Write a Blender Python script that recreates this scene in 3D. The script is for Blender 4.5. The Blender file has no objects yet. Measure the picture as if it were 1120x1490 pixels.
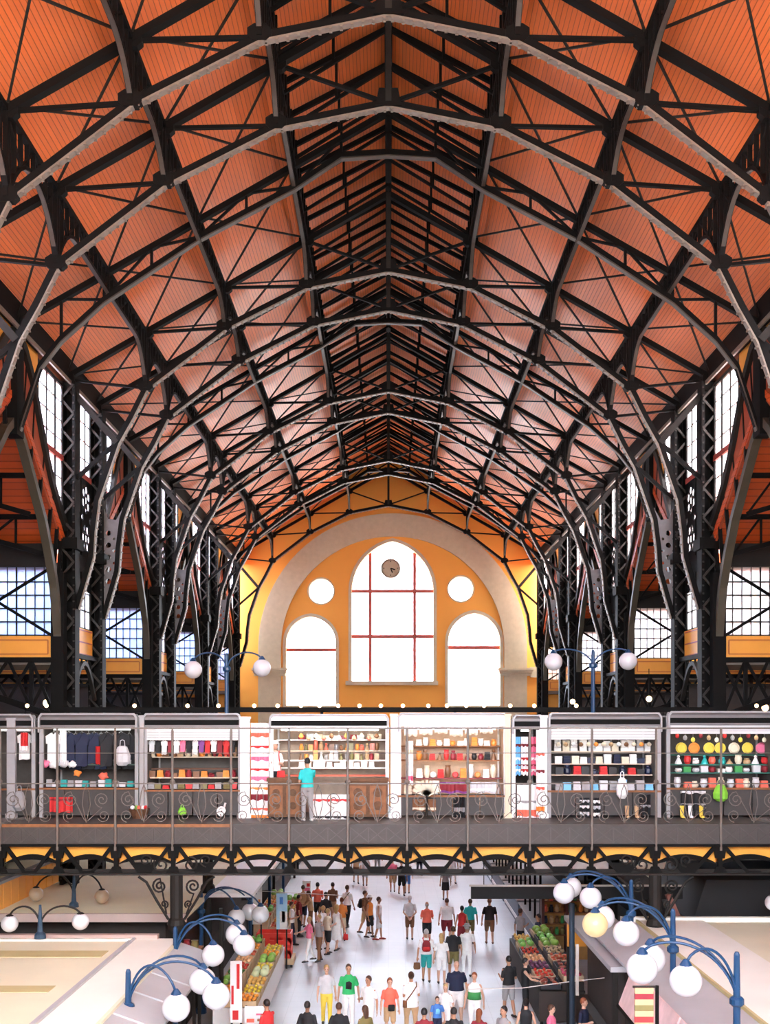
import bpy, bmesh, math, random
from mathutils import Vector, Matrix
random.seed(7)
E = 8.6            # eye height above the market floor
F = 1600.0         # focal length in pixels of the 1120x1490 frame
PI = math.pi
SC = bpy.context.scene
COL = SC.collection

def at(px, py, Y):
    return Vector(((px - 565) / F * Y, Y, E + (1048 - py) / F * Y))

# ------------------------------------------------------------------ materials
MATS = {}
def lin(c):
    return tuple(((v / 255) / 12.92 if v / 255 <= .04045 else ((v / 255 + .055) / 1.055) ** 2.4) for v in c)

def mat(key, col, rough=.6, metal=0.0, var=.12, scale=4.0, bump=0.0, emit=0.0, emitcol=None, spec=.5, bscale=None):
    if key in MATS:
        return MATS[key]
    m = bpy.data.materials.new(key); m.use_nodes = True
    nt = m.node_tree; b = nt.nodes['Principled BSDF']
    tc = nt.nodes.new('ShaderNodeTexCoord')
    nz = nt.nodes.new('ShaderNodeTexNoise'); nz.inputs['Scale'].default_value = scale; nz.inputs['Detail'].default_value = 4
    nt.links.new(tc.outputs['Object'], nz.inputs['Vector'])
    mx = nt.nodes.new('ShaderNodeMix'); mx.data_type = 'RGBA'
    mx.inputs[6].default_value = (*[max(0, c * (1 - var)) for c in col], 1)
    mx.inputs[7].default_value = (*[min(1, c * (1 + var)) for c in col], 1)
    nt.links.new(nz.outputs['Fac'], mx.inputs[0])
    nt.links.new(mx.outputs[2], b.inputs['Base Color'])
    b.inputs['Roughness'].default_value = rough
    b.inputs['Metallic'].default_value = metal
    b.inputs['Specular IOR Level'].default_value = spec
    if bump:
        bp = nt.nodes.new('ShaderNodeBump'); bp.inputs['Strength'].default_value = bump; bp.inputs['Distance'].default_value = .02
        n2 = nt.nodes.new('ShaderNodeTexNoise'); n2.inputs['Scale'].default_value = bscale or scale * 6
        nt.links.new(tc.outputs['Object'], n2.inputs['Vector'])
        nt.links.new(n2.outputs['Fac'], bp.inputs['Height']); nt.links.new(bp.outputs['Normal'], b.inputs['Normal'])
    if emit:
        b.inputs['Emission Color'].default_value = (*(emitcol or col), 1)
        b.inputs['Emission Strength'].default_value = emit
    MATS[key] = m
    return m

def glass_mat(key, tint=(1, 1, 1), gloss=.06, scatter=0.0):
    if key in MATS:
        return MATS[key]
    m = bpy.data.materials.new(key); m.use_nodes = True
    nt = m.node_tree; nt.nodes.remove(nt.nodes['Principled BSDF'])
    out = nt.nodes['Material Output']
    tr = nt.nodes.new('ShaderNodeBsdfTransparent')
    gl = nt.nodes.new('ShaderNodeBsdfGlossy'); gl.inputs['Roughness'].default_value = .05
    nz = nt.nodes.new('ShaderNodeTexNoise'); nz.inputs['Scale'].default_value = 1.3
    tc = nt.nodes.new('ShaderNodeTexCoord'); nt.links.new(tc.outputs['Object'], nz.inputs['Vector'])
    mx = nt.nodes.new('ShaderNodeMix'); mx.data_type = 'RGBA'
    mx.inputs[6].default_value = (*[c * .9 for c in tint], 1); mx.inputs[7].default_value = (*tint, 1)
    nt.links.new(nz.outputs['Fac'], mx.inputs[0]); nt.links.new(mx.outputs[2], tr.inputs['Color'])
    ms = nt.nodes.new('ShaderNodeMixShader'); ms.inputs[0].default_value = gloss
    nt.links.new(tr.outputs[0], ms.inputs[1]); nt.links.new(gl.outputs[0], ms.inputs[2])
    last = ms
    if scatter:
        tl = nt.nodes.new('ShaderNodeBsdfTranslucent'); nt.links.new(mx.outputs[2], tl.inputs['Color'])
        m2 = nt.nodes.new('ShaderNodeMixShader'); m2.inputs[0].default_value = scatter
        nt.links.new(ms.outputs[0], m2.inputs[1]); nt.links.new(tl.outputs[0], m2.inputs[2]); last = m2
    nt.links.new(last.outputs[0], out.inputs['Surface'])
    MATS[key] = m
    return m

def plank_mat(key, col, axis=0, pitch=.13, rough=.42, var=.16):
    """boards running along the hall, each its own shade, with a groove between"""
    m = bpy.data.materials.new(key); m.use_nodes = True
    nt = m.node_tree; b = nt.nodes['Principled BSDF']; L = nt.links.new
    tc = nt.nodes.new('ShaderNodeTexCoord'); sp = nt.nodes.new('ShaderNodeSeparateXYZ'); L(tc.outputs['Object'], sp.inputs[0])
    dv = nt.nodes.new('ShaderNodeMath'); dv.operation = 'DIVIDE'; L(sp.outputs[axis], dv.inputs[0]); dv.inputs[1].default_value = pitch
    fl = nt.nodes.new('ShaderNodeMath'); fl.operation = 'FLOOR'; L(dv.outputs[0], fl.inputs[0])
    wn = nt.nodes.new('ShaderNodeTexWhiteNoise'); wn.noise_dimensions = '1D'; L(fl.outputs[0], wn.inputs['W'])
    nz = nt.nodes.new('ShaderNodeTexNoise'); nz.inputs['Scale'].default_value = .5; nz.inputs['Detail'].default_value = 6; L(tc.outputs['Object'], nz.inputs['Vector'])
    av = nt.nodes.new('ShaderNodeMath'); av.operation = 'MULTIPLY_ADD'; L(wn.outputs['Value'], av.inputs[0]); av.inputs[1].default_value = .45; 
    hf = nt.nodes.new('ShaderNodeMath'); hf.operation = 'MULTIPLY'; L(nz.outputs['Fac'], hf.inputs[0]); hf.inputs[1].default_value = .55; L(hf.outputs[0], av.inputs[2])
    mx = nt.nodes.new('ShaderNodeMix'); mx.data_type = 'RGBA'; L(av.outputs[0], mx.inputs[0])
    mx.inputs[6].default_value = (*[c * (1 - var) for c in col], 1); mx.inputs[7].default_value = (*[min(1, c * (1 + var)) for c in col], 1)
    fr = nt.nodes.new('ShaderNodeMath'); fr.operation = 'FRACT'; L(dv.outputs[0], fr.inputs[0])
    pp = nt.nodes.new('ShaderNodeMath'); pp.operation = 'PINGPONG'; L(fr.outputs[0], pp.inputs[0]); pp.inputs[1].default_value = .5
    sm = nt.nodes.new('ShaderNodeMapRange'); sm.inputs[1].default_value = .02; sm.inputs[2].default_value = .12; L(pp.outputs[0], sm.inputs[0])
    gm = nt.nodes.new('ShaderNodeMix'); gm.data_type = 'RGBA'; L(sm.outputs[0], gm.inputs[0])
    gm.inputs[6].default_value = (*[c * .5 for c in col], 1); L(mx.outputs[2], gm.inputs[7])
    L(gm.outputs[2], b.inputs['Base Color'])
    bp = nt.nodes.new('ShaderNodeBump'); bp.inputs['Strength'].default_value = .5; bp.inputs['Distance'].default_value = .01
    L(sm.outputs[0], bp.inputs['Height']); L(bp.outputs[0], b.inputs['Normal'])
    b.inputs['Roughness'].default_value = rough; b.inputs['Specular IOR Level'].default_value = .38
    MATS[key] = m
    return m

def tile_mat(key, c1, c2, size=.6, rough=.14):
    m = bpy.data.materials.new(key); m.use_nodes = True
    nt = m.node_tree; b = nt.nodes['Principled BSDF']; L = nt.links.new
    tc = nt.nodes.new('ShaderNodeTexCoord')
    br = nt.nodes.new('ShaderNodeTexBrick'); br.offset = 0; L(tc.outputs['Object'], br.inputs['Vector'])
    br.inputs['Color1'].default_value = (*c1, 1); br.inputs['Color2'].default_value = (*c2, 1)
    br.inputs['Mortar'].default_value = (*[c * .82 for c in c1], 1)
    br.inputs['Scale'].default_value = 1; br.inputs['Mortar Size'].default_value = .006
    br.inputs['Brick Width'].default_value = size; br.inputs['Row Height'].default_value = size
    nz = nt.nodes.new('ShaderNodeTexNoise'); nz.inputs['Scale'].default_value = .8; nz.inputs['Detail'].default_value = 5; L(tc.outputs['Object'], nz.inputs['Vector'])
    mr = nt.nodes.new('ShaderNodeMapRange'); L(nz.outputs['Fac'], mr.inputs[0]); mr.inputs[3].default_value = rough * .7; mr.inputs[4].default_value = rough * 1.3
    b.inputs['Specular IOR Level'].default_value = .32; L(mr.outputs[0], b.inputs['Roughness']); L(br.outputs['Color'], b.inputs['Base Color'])
    MATS[key] = m
    return m

IRON = mat('dark iron paint', (.0055, .0048, .0042), .7, .0, .3, 2.0, spec=.12)
IRON2 = mat('grey brown iron paint', (.017, .0145, .012), .62, 0, .3, 3.0, spec=.2)
FLANGE = mat('pale bounce-lit flange', (.19, .155, .12), .5, 0, .4, 5.0)  # paler than the chords: floor bounce light put into the colour
FLANGE2 = mat('brown iron flange', (.06, .047, .035), .5, 0, .4, 5.0)  # lighter than the chords too, bounce from below put into the colour
PANELIRON = mat('grey iron sheet', (.16, .15, .15), .5, 0, .3, 5.0)
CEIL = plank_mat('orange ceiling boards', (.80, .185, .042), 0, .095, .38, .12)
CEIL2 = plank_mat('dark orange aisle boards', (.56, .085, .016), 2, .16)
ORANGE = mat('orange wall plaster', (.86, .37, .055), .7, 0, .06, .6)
PANELO = mat('orange panel paint', (.88, .38, .045), .55, 0, .06, 2)
STONE = mat('beige dressed stone', (.56, .45, .30), .75, 0, .15, 3, .3)
REDBAR = mat('red brown window bar', (.42, .07, .05), .5, 0, .1)
GLASS = glass_mat('clear window glass', (.97, .98, 1))
GLASSB = glass_mat('sky-tinted wired aisle glass', (.62, .74, 1), .04, .6)  # blue skylight put into the glass tint, left aisle only
GLASSW = glass_mat('diffusing pale glass', (.96, .97, 1), .04, .5)  # scatter put in so the panes look evenly sky-white
FLOOR = tile_mat('pale polished floor tile', (.53, .56, .595), (.555, .585, .62), .6, .42)
BLUE = mat('blue lamp paint', (.007, .045, .115), .35, 0, .12, 6)
GLOBE = mat('white opal globe', (.6, .6, .61), .25, 0, .03, 3)
GLOBEWARM = mat('lit warm globe', (.48, .34, .17), .3, 0, .03, 3, emit=.09, emitcol=(1, .72, .4))

# ------------------------------------------------------------------ mesh builder
class MB:
    def __init__(s):
        s.v = []; s.f = []; s.m = []; s.mi = 0; s.sm = []; s.smooth = False
    def face(s, idx):
        s.f.append(idx); s.m.append(s.mi); s.sm.append(s.smooth)
    def mesh(s, vs, fs):
        o = len(s.v); s.v += [Vector(v) for v in vs]
        for f in fs: s.face([o + i for i in f])
        return s
    def box(s, x0, x1, y0, y1, z0, z1):
        v = [(x0, y0, z0), (x1, y0, z0), (x1, y1, z0), (x0, y1, z0), (x0, y0, z1), (x1, y0, z1), (x1, y1, z1), (x0, y1, z1)]
        return s.mesh(v, [(3, 2, 1, 0), (4, 5, 6, 7), (0, 1, 5, 4), (1, 2, 6, 5), (2, 3, 7, 6), (3, 0, 4, 7)])
    def cbox(s, c, sx, sy, sz):
        return s.box(c[0] - sx / 2, c[0] + sx / 2, c[1] - sy / 2, c[1] + sy / 2, c[2] - sz / 2, c[2] + sz / 2)
    def bar(s, p, q, w, h, up=(0, 1, 0)):
        """rectangular bar from p to q; w across along 'up', h in the remaining direction"""
        p = Vector(p); q = Vector(q); d = (q - p).normalized(); u = Vector(up)
        u = (u - d * u.dot(d))
        if u.length < 1e-4: u = Vector((1, 0, 0)) - d * d.x
        u.normalize(); n = d.cross(u)
        vs = []
        for c in (p, q):
            for a, b in ((-1, -1), (1, -1), (1, 1), (-1, 1)):
                vs.append(c + u * (a * w / 2) + n * (b * h / 2))
        return s.mesh(vs, [(3, 2, 1, 0), (4, 5, 6, 7), (0, 1, 5, 4), (1, 2, 6, 5), (2, 3, 7, 6), (3, 0, 4, 7)])
    def path(s, pts, w, h, up=(0, 1, 0), off=0.0):
        """continuous rectangular bar along points with mitred joints"""
        pts = [Vector(p) for p in pts]; u = Vector(up).normalized(); n = len(pts); vs = []; fs = []
        for i, p in enumerate(pts):
            d = Vector()
            if i: d += (p - pts[i - 1]).normalized()
            if i < n - 1: d += (pts[i + 1] - p).normalized()
            d.normalize(); uu = (u - d * u.dot(d)).normalized(); k = d.cross(uu)
            for a, b in ((-1, -1), (1, -1), (1, 1), (-1, 1)):
                vs.append(p + uu * (a * w / 2) + k * (b * h / 2 + off))
        for i in range(n - 1):
            o = i * 4
            for j in range(4): fs.append((o + j, o + (j + 1) % 4, o + 4 + (j + 1) % 4, o + 4 + j))
        fs.append((3, 2, 1, 0)); o = (n - 1) * 4; fs.append((o, o + 1, o + 2, o + 3))
        return s.mesh(vs, fs)
    def tube(s, pts, r, n=8, caps=True):
        pts = [Vector(p) for p in pts]; N = len(pts); vs = []; fs = []
        rr = r if isinstance(r, (list, tuple)) else [r] * N
        pu = None
        for i, p in enumerate(pts):
            d = Vector()
            if i: d += (p - pts[i - 1]).normalized()
            if i < N - 1: d += (pts[i + 1] - p).normalized()
            if d.length < 1e-6: d = Vector((0, 0, 1))
            d.normalize()
            u = pu if pu is not None else (Vector((0, 1, 0)) if abs(d.y) < .9 else Vector((1, 0, 0)))
            u = (u - d * u.dot(d)).normalized(); pu = u; k = d.cross(u)
            for j in range(n):
                a = 2 * PI * j / n
                vs.append(p + (u * math.cos(a) + k * math.sin(a)) * rr[i])
        for i in range(N - 1):
            for j in range(n):
                fs.append((i * n + j, i * n + (j + 1) % n, (i + 1) * n + (j + 1) % n, (i + 1) * n + j))
        if caps:
            fs.append(tuple(range(n - 1, -1, -1))); fs.append(tuple((N - 1) * n + j for j in range(n)))
        return s.mesh(vs, fs)
    def ball(s, c, r, nu=14, nv=9, sc=(1, 1, 1), rot=None):
        c = Vector(c); vs = []; fs = []
        def P(v):
            v = Vector((v[0] * sc[0] * r, v[1] * sc[1] * r, v[2] * sc[2] * r))
            if rot is not None: v = rot @ v
            return c + v
        vs.append(P((0, 0, 1)))
        for i in range(1, nv):
            t = PI * i / nv
            for j in range(nu):
                a = 2 * PI * j / nu
                vs.append(P((math.sin(t) * math.cos(a), math.sin(t) * math.sin(a), math.cos(t))))
        vs.append(P((0, 0, -1))); last = len(vs) - 1
        for j in range(nu):
            fs.append((0, 1 + j, 1 + (j + 1) % nu)); fs.append((last, last - nu + (j + 1) % nu, last - nu + j))
        for i in range(nv - 2):
            for j in range(nu):
                a = 1 + i * nu; b = a + nu
                fs.append((a + j, b + j, b + (j + 1) % nu, a + (j + 1) % nu))
        return s.mesh(vs, fs)
    def lathe(s, c, prof, n=14):
        c = Vector(c); vs = []; fs = []
        for r, z in prof:
            for j in range(n):
                a = 2 * PI * j / n; vs.append(c + Vector((r * math.cos(a), r * math.sin(a), z)))
        for i in range(len(prof) - 1):
            for j in range(n):
                fs.append((i * n + j, i * n + (j + 1) % n, (i + 1) * n + (j + 1) % n, (i + 1) * n + j))
        fs.append(tuple(range(n - 1, -1, -1))); fs.append(tuple((len(prof) - 1) * n + j for j in range(n)))
        return s.mesh(vs, fs)
    def prism(s, poly, fn, t0, t1):
        """polygon (u,v) extruded from t0 to t1; fn(u,v,t) -> point"""
        n = len(poly)
        vs = [fn(u, v, t0) for u, v in poly] + [fn(u, v, t1) for u, v in poly]
        fs = [tuple(range(n - 1, -1, -1)), tuple(range(n, 2 * n))] + [(i, (i + 1) % n, n + (i + 1) % n, n + i) for i in range(n)]
        return s.mesh(vs, fs)
    def plate(s, outer, holes, fn, t0, t1):
        """flat sheet with real holes"""
        cu = bpy.data.curves.new('c', 'CURVE'); cu.dimensions = '2D'; cu.fill_mode = 'BOTH'; cu.extrude = .5
        for poly in [outer] + list(holes):
            sp = cu.splines.new('POLY'); sp.points.add(len(poly) - 1); sp.use_cyclic_u = True
            for p, (u, v) in zip(sp.points, poly): p.co = (u, v, 0, 1)
        o = bpy.data.objects.new('c', cu)
        me = o.to_mesh()
        vs = [fn(v.co.x, v.co.y, t0 if v.co.z < 0 else t1) for v in me.vertices]
        fs = [tuple(p.vertices) for p in me.polygons]
        o.to_mesh_clear(); bpy.data.objects.remove(o); bpy.data.curves.remove(cu)
        return s.mesh(vs, fs)
    def build(s, name, mats, parent=None, smooth=None, weld=False):
        me = bpy.data.meshes.new(name)
        off = wloc(parent) if parent else Vector()
        me.from_pydata([tuple(v - off) for v in s.v], [], s.f)
        for m in (mats if isinstance(mats, (list, tuple)) else [mats]): me.materials.append(m)
        me.polygons.foreach_set('material_index', s.m)
        me.polygons.foreach_set('use_smooth', s.sm if smooth is None else [smooth] * len(s.f))
        bm = bmesh.new(); bm.from_mesh(me)
        if weld: bmesh.ops.remove_doubles(bm, verts=bm.verts, dist=1e-4)
        bmesh.ops.recalc_face_normals(bm, faces=bm.faces); bm.to_mesh(me); bm.free()
        o = bpy.data.objects.new(name, me); COL.objects.link(o)
        if parent: o.parent = parent
        return o

def wloc(o):
    v = Vector(o.location)
    while o.parent:
        o = o.parent; v = v + Vector(o.location)
    return v

def tag(o, label, cat, group=None, kind=None):
    if label: o['label'] = label
    if cat: o['category'] = cat
    if group: o['group'] = group
    if kind: o['kind'] = kind
    return o
def thing(name, label, cat, loc=(0, 0, 0), group=None):
    o = bpy.data.objects.new(name, None); COL.objects.link(o); o.location = loc; o.empty_display_size = .2
    return tag(o, label, cat, group)
def struct(name, mb, m, parent=None, smooth=False):
    o = mb.build(name, m, parent, smooth)
    if not parent: o['kind'] = 'structure'
    return o
def copy_tree(o, loc=None, parent=None):
    c = o.copy(); COL.objects.link(c)
    if parent is not None: c.parent = parent
    if loc is not None: c.location = loc
    for ch in o.children: copy_tree(ch, None, c)
    return c
ORD = ['first', 'second', 'third', 'fourth', 'fifth', 'sixth', 'seventh', 'eighth', 'ninth', 'tenth', 'eleventh', 'twelfth', 'thirteenth',
       'fourteenth', 'fifteenth', 'sixteenth', 'seventeenth', 'eighteenth', 'nineteenth', 'twentieth'] + ['%dth' % i for i in range(21, 80)]
def circ(cx, cy, r, n=16, ry=None):
    return [(cx + r * math.cos(2 * PI * i / n), cy + (ry or r) * math.sin(2 * PI * i / n)) for i in range(n)]
def interp(tab, x):
    if x <= tab[0][0]: return tab[0][1]
    for (a, b), (c, d) in zip(tab, tab[1:]):
        if x <= c: return b + (d - b) * (x - a) / (c - a)
    return tab[-1][1]

# ------------------------------------------------------------------ the hall
YW = 74.5                                  # inner face of the far wall
PAIRS = [(9.5, 12.8), (22.2, 25.5), (34.9, 38.2), (47.6, 50.9), (60.3, 63.6)]
MAIN = [y for p in PAIRS if p[0] > 20 for y in p] + [73.0]
MIDS = [4.8, 17.5, 30.2, 42.9, 55.6, 68.3]
Y0 = -2.0
XW = 10.3
def roofz(x): return 25.85 - .572 * abs(x)
def topz(x): return 25.3 - .572 * abs(x)

struct('floor', MB().box(-26, 26, -8, 76, -.3, 0), FLOOR)
for s, nm in ((-1, 'left'), (1, 'right')):
    b = MB(); xs = [2.75, 10.75]
    poly = [(2.75, roofz(2.75)), (10.75, roofz(10.75)), (10.75, roofz(10.75) + .25), (2.75, roofz(2.75) + .25)]
    b.prism(poly, lambda u, v, t: Vector((s * u, t, v)), Y0, YW + .3)
    struct('ceiling_' + nm, b, CEIL)
    b = MB(); poly = [(0, 26.75), (3.05, 25.1), (3.05, 25.3), (0, 26.95)]
    b.prism(poly, lambda u, v, t: Vector((s * u, t, v)), Y0, YW + .3)
    struct('ceiling_lantern_' + nm, b, CEIL)
    b = MB().box(s * 2.72 - .04, s * 2.72 + .04, Y0, YW, roofz(2.75) - .15, 25.3)
    for i in range(int((YW - Y0) / .8)): b.box(s * 2.66 - .03, s * 2.66 + .03, Y0 + i * .8, Y0 + i * .8 + .08, roofz(2.75) - .1, 25.28)
    struct('wall_lantern_' + nm, b, IRON)
    # eave beam with its paler lower strip, clerestory solid pieces
    b = MB().box(s * XW - .2, s * XW + .2, Y0, YW, 19.3, 20.1)
    struct('trim_eaves_' + nm, b, IRON)
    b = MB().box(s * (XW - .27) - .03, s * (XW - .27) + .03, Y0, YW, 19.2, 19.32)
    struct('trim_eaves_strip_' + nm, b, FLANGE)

# ------------------------------------------------------------------ far wall with its windows
CX = .28
def pointed(cx, hw, zb, zs, zt, n=9):
    """outline of a gently pointed arched opening"""
    h = zt - zs
    R = (h * h + hw * hw) / (2 * hw)       # circle centred on the spring line through spring and apex
    pts = [(cx - hw, zb), (cx + hw, zb)]
    a1 = math.atan2(h, R - (R - (hw - 0)) - 0) if False else math.asin(min(1, h / R))
    for i in range(n + 1):
        a = a1 * i / n
        pts.append((cx + hw - R + R * math.cos(a), zs + R * math.sin(a)))
    for i in range(n, -1, -1):
        a = a1 * i / n
        pts.append((cx - hw + R - R * math.cos(a), zs + R * math.sin(a)))
    out = []
    for p in pts:
        if not out or (abs(out[-1][0] - p[0]) + abs(out[-1][1] - p[1])) > 1e-4: out.append(p)
    return out
WIN = [('window_1', CX, 2.77, 11.25, 17.3, 20.72), ('window_2', CX - 5.53, 1.68, 9.6, 13.8, 15.62), ('window_3', CX + 5.53, 1.75, 9.6, 13.9, 15.85)]
RND = [('window_4', CX - 4.84, 17.35, .84), ('window_5', CX + 4.62, 17.5, .84)]
def fnw(u, v, t): return Vector((u, t, v))
holes = [pointed(c, h, zb, zs, zt) for _, c, h, zb, zs, zt in WIN] + [circ(c, z, r, 24) for _, c, z, r in RND]
outer = [(-21, 0), (21, 0), (21, 14), (11, 14), (11, roofz(11)), (3.05, roofz(3.05)), (3.05, 25.2), (0, 26.9), (-3.05, 25.2), (-3.05, roofz(3.05)), (-11, roofz(11)), (-11, 14), (-21, 14)]
b = MB().plate(outer, holes, fnw, YW, YW + .7)
struct('wall_back', b, ORANGE)
b = MB().plate(outer, [pointed(0, 3.4, 9.0, 17.3, 21.6), pointed(-6.4, 2.4, 9.0, 14, 17.2), pointed(6.4, 2.4, 9.0, 14, 17.2)], fnw, Y0 - .6, Y0)  # unseen wall behind the camera, openings enlarged to let in more light
struct('wall_front', b, ORANGE)
# great stone arch band and imposts
n = 40; R1, R0, zc = 9.08, 7.55, 13.5
arc = lambda r: [(CX + r * math.cos(PI * i / n), zc + r * math.sin(PI * i / n)) for i in range(n + 1)]
band = [(CX + R1, 8.0)] + arc(R1) + [(CX - R1, 8.0), (CX - R0, 8.0)] + arc(R0)[::-1] + [(CX + R0, 8.0)]
struct('trim_arch', MB().plate(band, [], fnw, YW - .22, YW + .01), STONE)
for s in (-1, 1):
    b = MB()
    for dz, w in ((0, .06), (.18, .12), (.36, .2)):
        b.box(CX + s * 8.3 - 1 - w, CX + s * 8.3 + 1 + w, YW - .24 - w, YW, 11.6 + dz, 11.6 + dz + .17)
    if s > 0: b.box(CX + 9.3, 10.3, YW - .2, YW, 11.5, 12.2)
    struct('trim_impost_%d' % (1 if s < 0 else 2), b, STONE)

def ring(outl, grow, fn, b, t0, t1):
    cx = sum(p[0] for p in outl) / len(outl); cz = sum(p[1] for p in outl) / len(outl)
    w = max(p[0] for p in outl) - min(p[0] for p in outl); h = max(p[1] for p in outl) - min(p[1] for p in outl)
    mx = (max(p[0] for p in outl) + min(p[0] for p in outl)) / 2; mz = (max(p[1] for p in outl) + min(p[1] for p in outl)) / 2
    big = [(mx + (p[0] - mx) * (1 + 2 * grow / w), mz + (p[1] - mz) * (1 + 2 * grow / h)) for p in outl]
    b.plate(big, [outl], fn, t0, t1)
for k, (nm, c, hw, zb, zs, zt) in enumerate(WIN):
    o = pointed(c, hw, zb, zs, zt)
    w = struct(nm, MB().plate(o, [], fnw, YW + .42, YW + .44), GLASS)
    b = MB(); ring(o, .22, fnw, b, YW - .08, YW + .12); b.build('window_surround', STONE, w)
    b = MB()
    if k == 0:
        bars = [-1.52, 1.5]; hz = [14.3, 17.38]
        zz = lambda u: zs + math.sqrt(max(0, ((zt - zs) ** 2 + hw * hw) ** 2 / (4 * hw * hw) - (abs(u) + ((zt - zs) ** 2 - hw * hw) / (2 * hw)) ** 2))
        for u in bars: b.box(c + u - .11, c + u + .11, YW + .33, YW + .45, zb, zz(u))
    else:
        hz = [13.4 if k == 1 else 13.55]
    for z in hz: b.box(c - hw, c + hw, YW + .32, YW + .46, z - .12, z + .12)
    b.build('window_bar', REDBAR, w)
    b = MB(); ring(o, -.07, fnw, b, YW + .36, YW + .46) if False else None
    if k == 0: MB().box(c - hw - .4, c + hw + .3, YW - .4, YW + .1, zb - .28, zb).build('window_sill', STONE, w)
for nm, c, z, r in RND:
    w = struct(nm, MB().plate(circ(c, z, r, 24), [], fnw, YW + .42, YW + .44), GLASS)
    b = MB(); ring(circ(c, z, r, 24), .1, fnw, b, YW - .05, YW + .1); b.build('window_surround', STONE, w)

# clock in front of the great window
ck = thing('wall_clock', 'round stone-rimmed clock hung high before the tall central window', 'clock', (.15, YW - .2, 18.85))
def ydisc(c, prof, n=24):
    b = MB(); b.lathe((0, 0, 0), prof, n)
    b.v = [Vector((c[0] + v.x, c[1] - v.z, c[2] + v.y)) for v in b.v]
    return b
cc = (.15, YW - .2, 18.85)
ydisc(cc, [(.66, -.1), (.68, 0), (.66, .12), (.56, .14), (.54, .1)]).build('rim', mat('clock stone rim', (.33, .27, .2), .6, 0, .2, 8), ck)
ydisc(cc, [(.54, .08), (.54, .11)]).build('face', mat('clock face', (.5, .42, .28), .5, 0, .1, 6), ck)
b = MB().bar((cc[0], cc[1] - .14, cc[2]), (cc[0] + .3, cc[1] - .14, cc[2] - .1), .03, .07); b.build('hand', IRON, ck)
b = MB().bar((cc[0], cc[1] - .14, cc[2]), (cc[0] + .12, cc[1] - .14, cc[2] - .3), .03, .07); b.build('hand', IRON, ck)
for i in range(12):
    a = PI * i / 6
    if i % 3 == 0:
        MB().bar((cc[0] + .42 * math.cos(a), cc[1] - .13, cc[2] + .42 * math.sin(a)), (cc[0] + .51 * math.cos(a), cc[1] - .13, cc[2] + .51 * math.sin(a)), .02, .05).build('hour_mark', IRON, ck)
MB().bar((cc[0], cc[1], cc[2] + .6), (cc[0], YW + .4, cc[2] + 1.0), .06, .06, (1, 0, 0)).build('bracket', IRON, ck)

# ------------------------------------------------------------------ clerestory
OUT = [(0, 19.3), (.7, 19.0), (1.4, 18.35), (2.3, 16.95), (3.2, 15.85), (4.0, 15.15), (4.7, 14.7)]
INN = [(0, 16.9), (.7, 16.4), (1.5, 15.6), (2.5, 14.6), (3.2, 13.6), (3.7, 12.7), (4.1, 11.3), (4.3, 9.5), (4.35, 7.5)]
wn = 10
ornament_cache = {}
def ornament(b, s, X, y0, y1, z0, z1, t=.05):
    """pierced scroll sheet: rings in a frame"""
    def fx(u, v, tt): return Vector((X + tt, u, v))
    w = y1 - y0; hs = []; r = w / 2 * .86; nrow = max(1, round((z1 - z0) / w)); dz = (z1 - z0) / nrow
    for i in range(nrow):
        c = (y0 + w / 2, z0 + dz * (i + .5)); rr = min(r, dz / 2 * .92)
        for k in range(6):
            a = 2 * PI * k / 6 + .4 * (i % 2)
            hs.append(circ(c[0] + rr * .64 * math.cos(a), c[1] + rr * .64 * math.sin(a), rr * .29, 10))
        hs.append(circ(c[0], c[1], rr * .3, 10))
        if i:
            zc_ = z0 + dz * i
            hs.append(circ(y0 + w * .12, zc_, w * .1, 8)); hs.append(circ(y0 + w * .88, zc_, w * .1, 8))
    b.plate([(y0, z0), (y1, z0), (y1, z1), (y0, z1)], hs, fx, -t / 2, t / 2)
PAIRW = PAIRS
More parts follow.
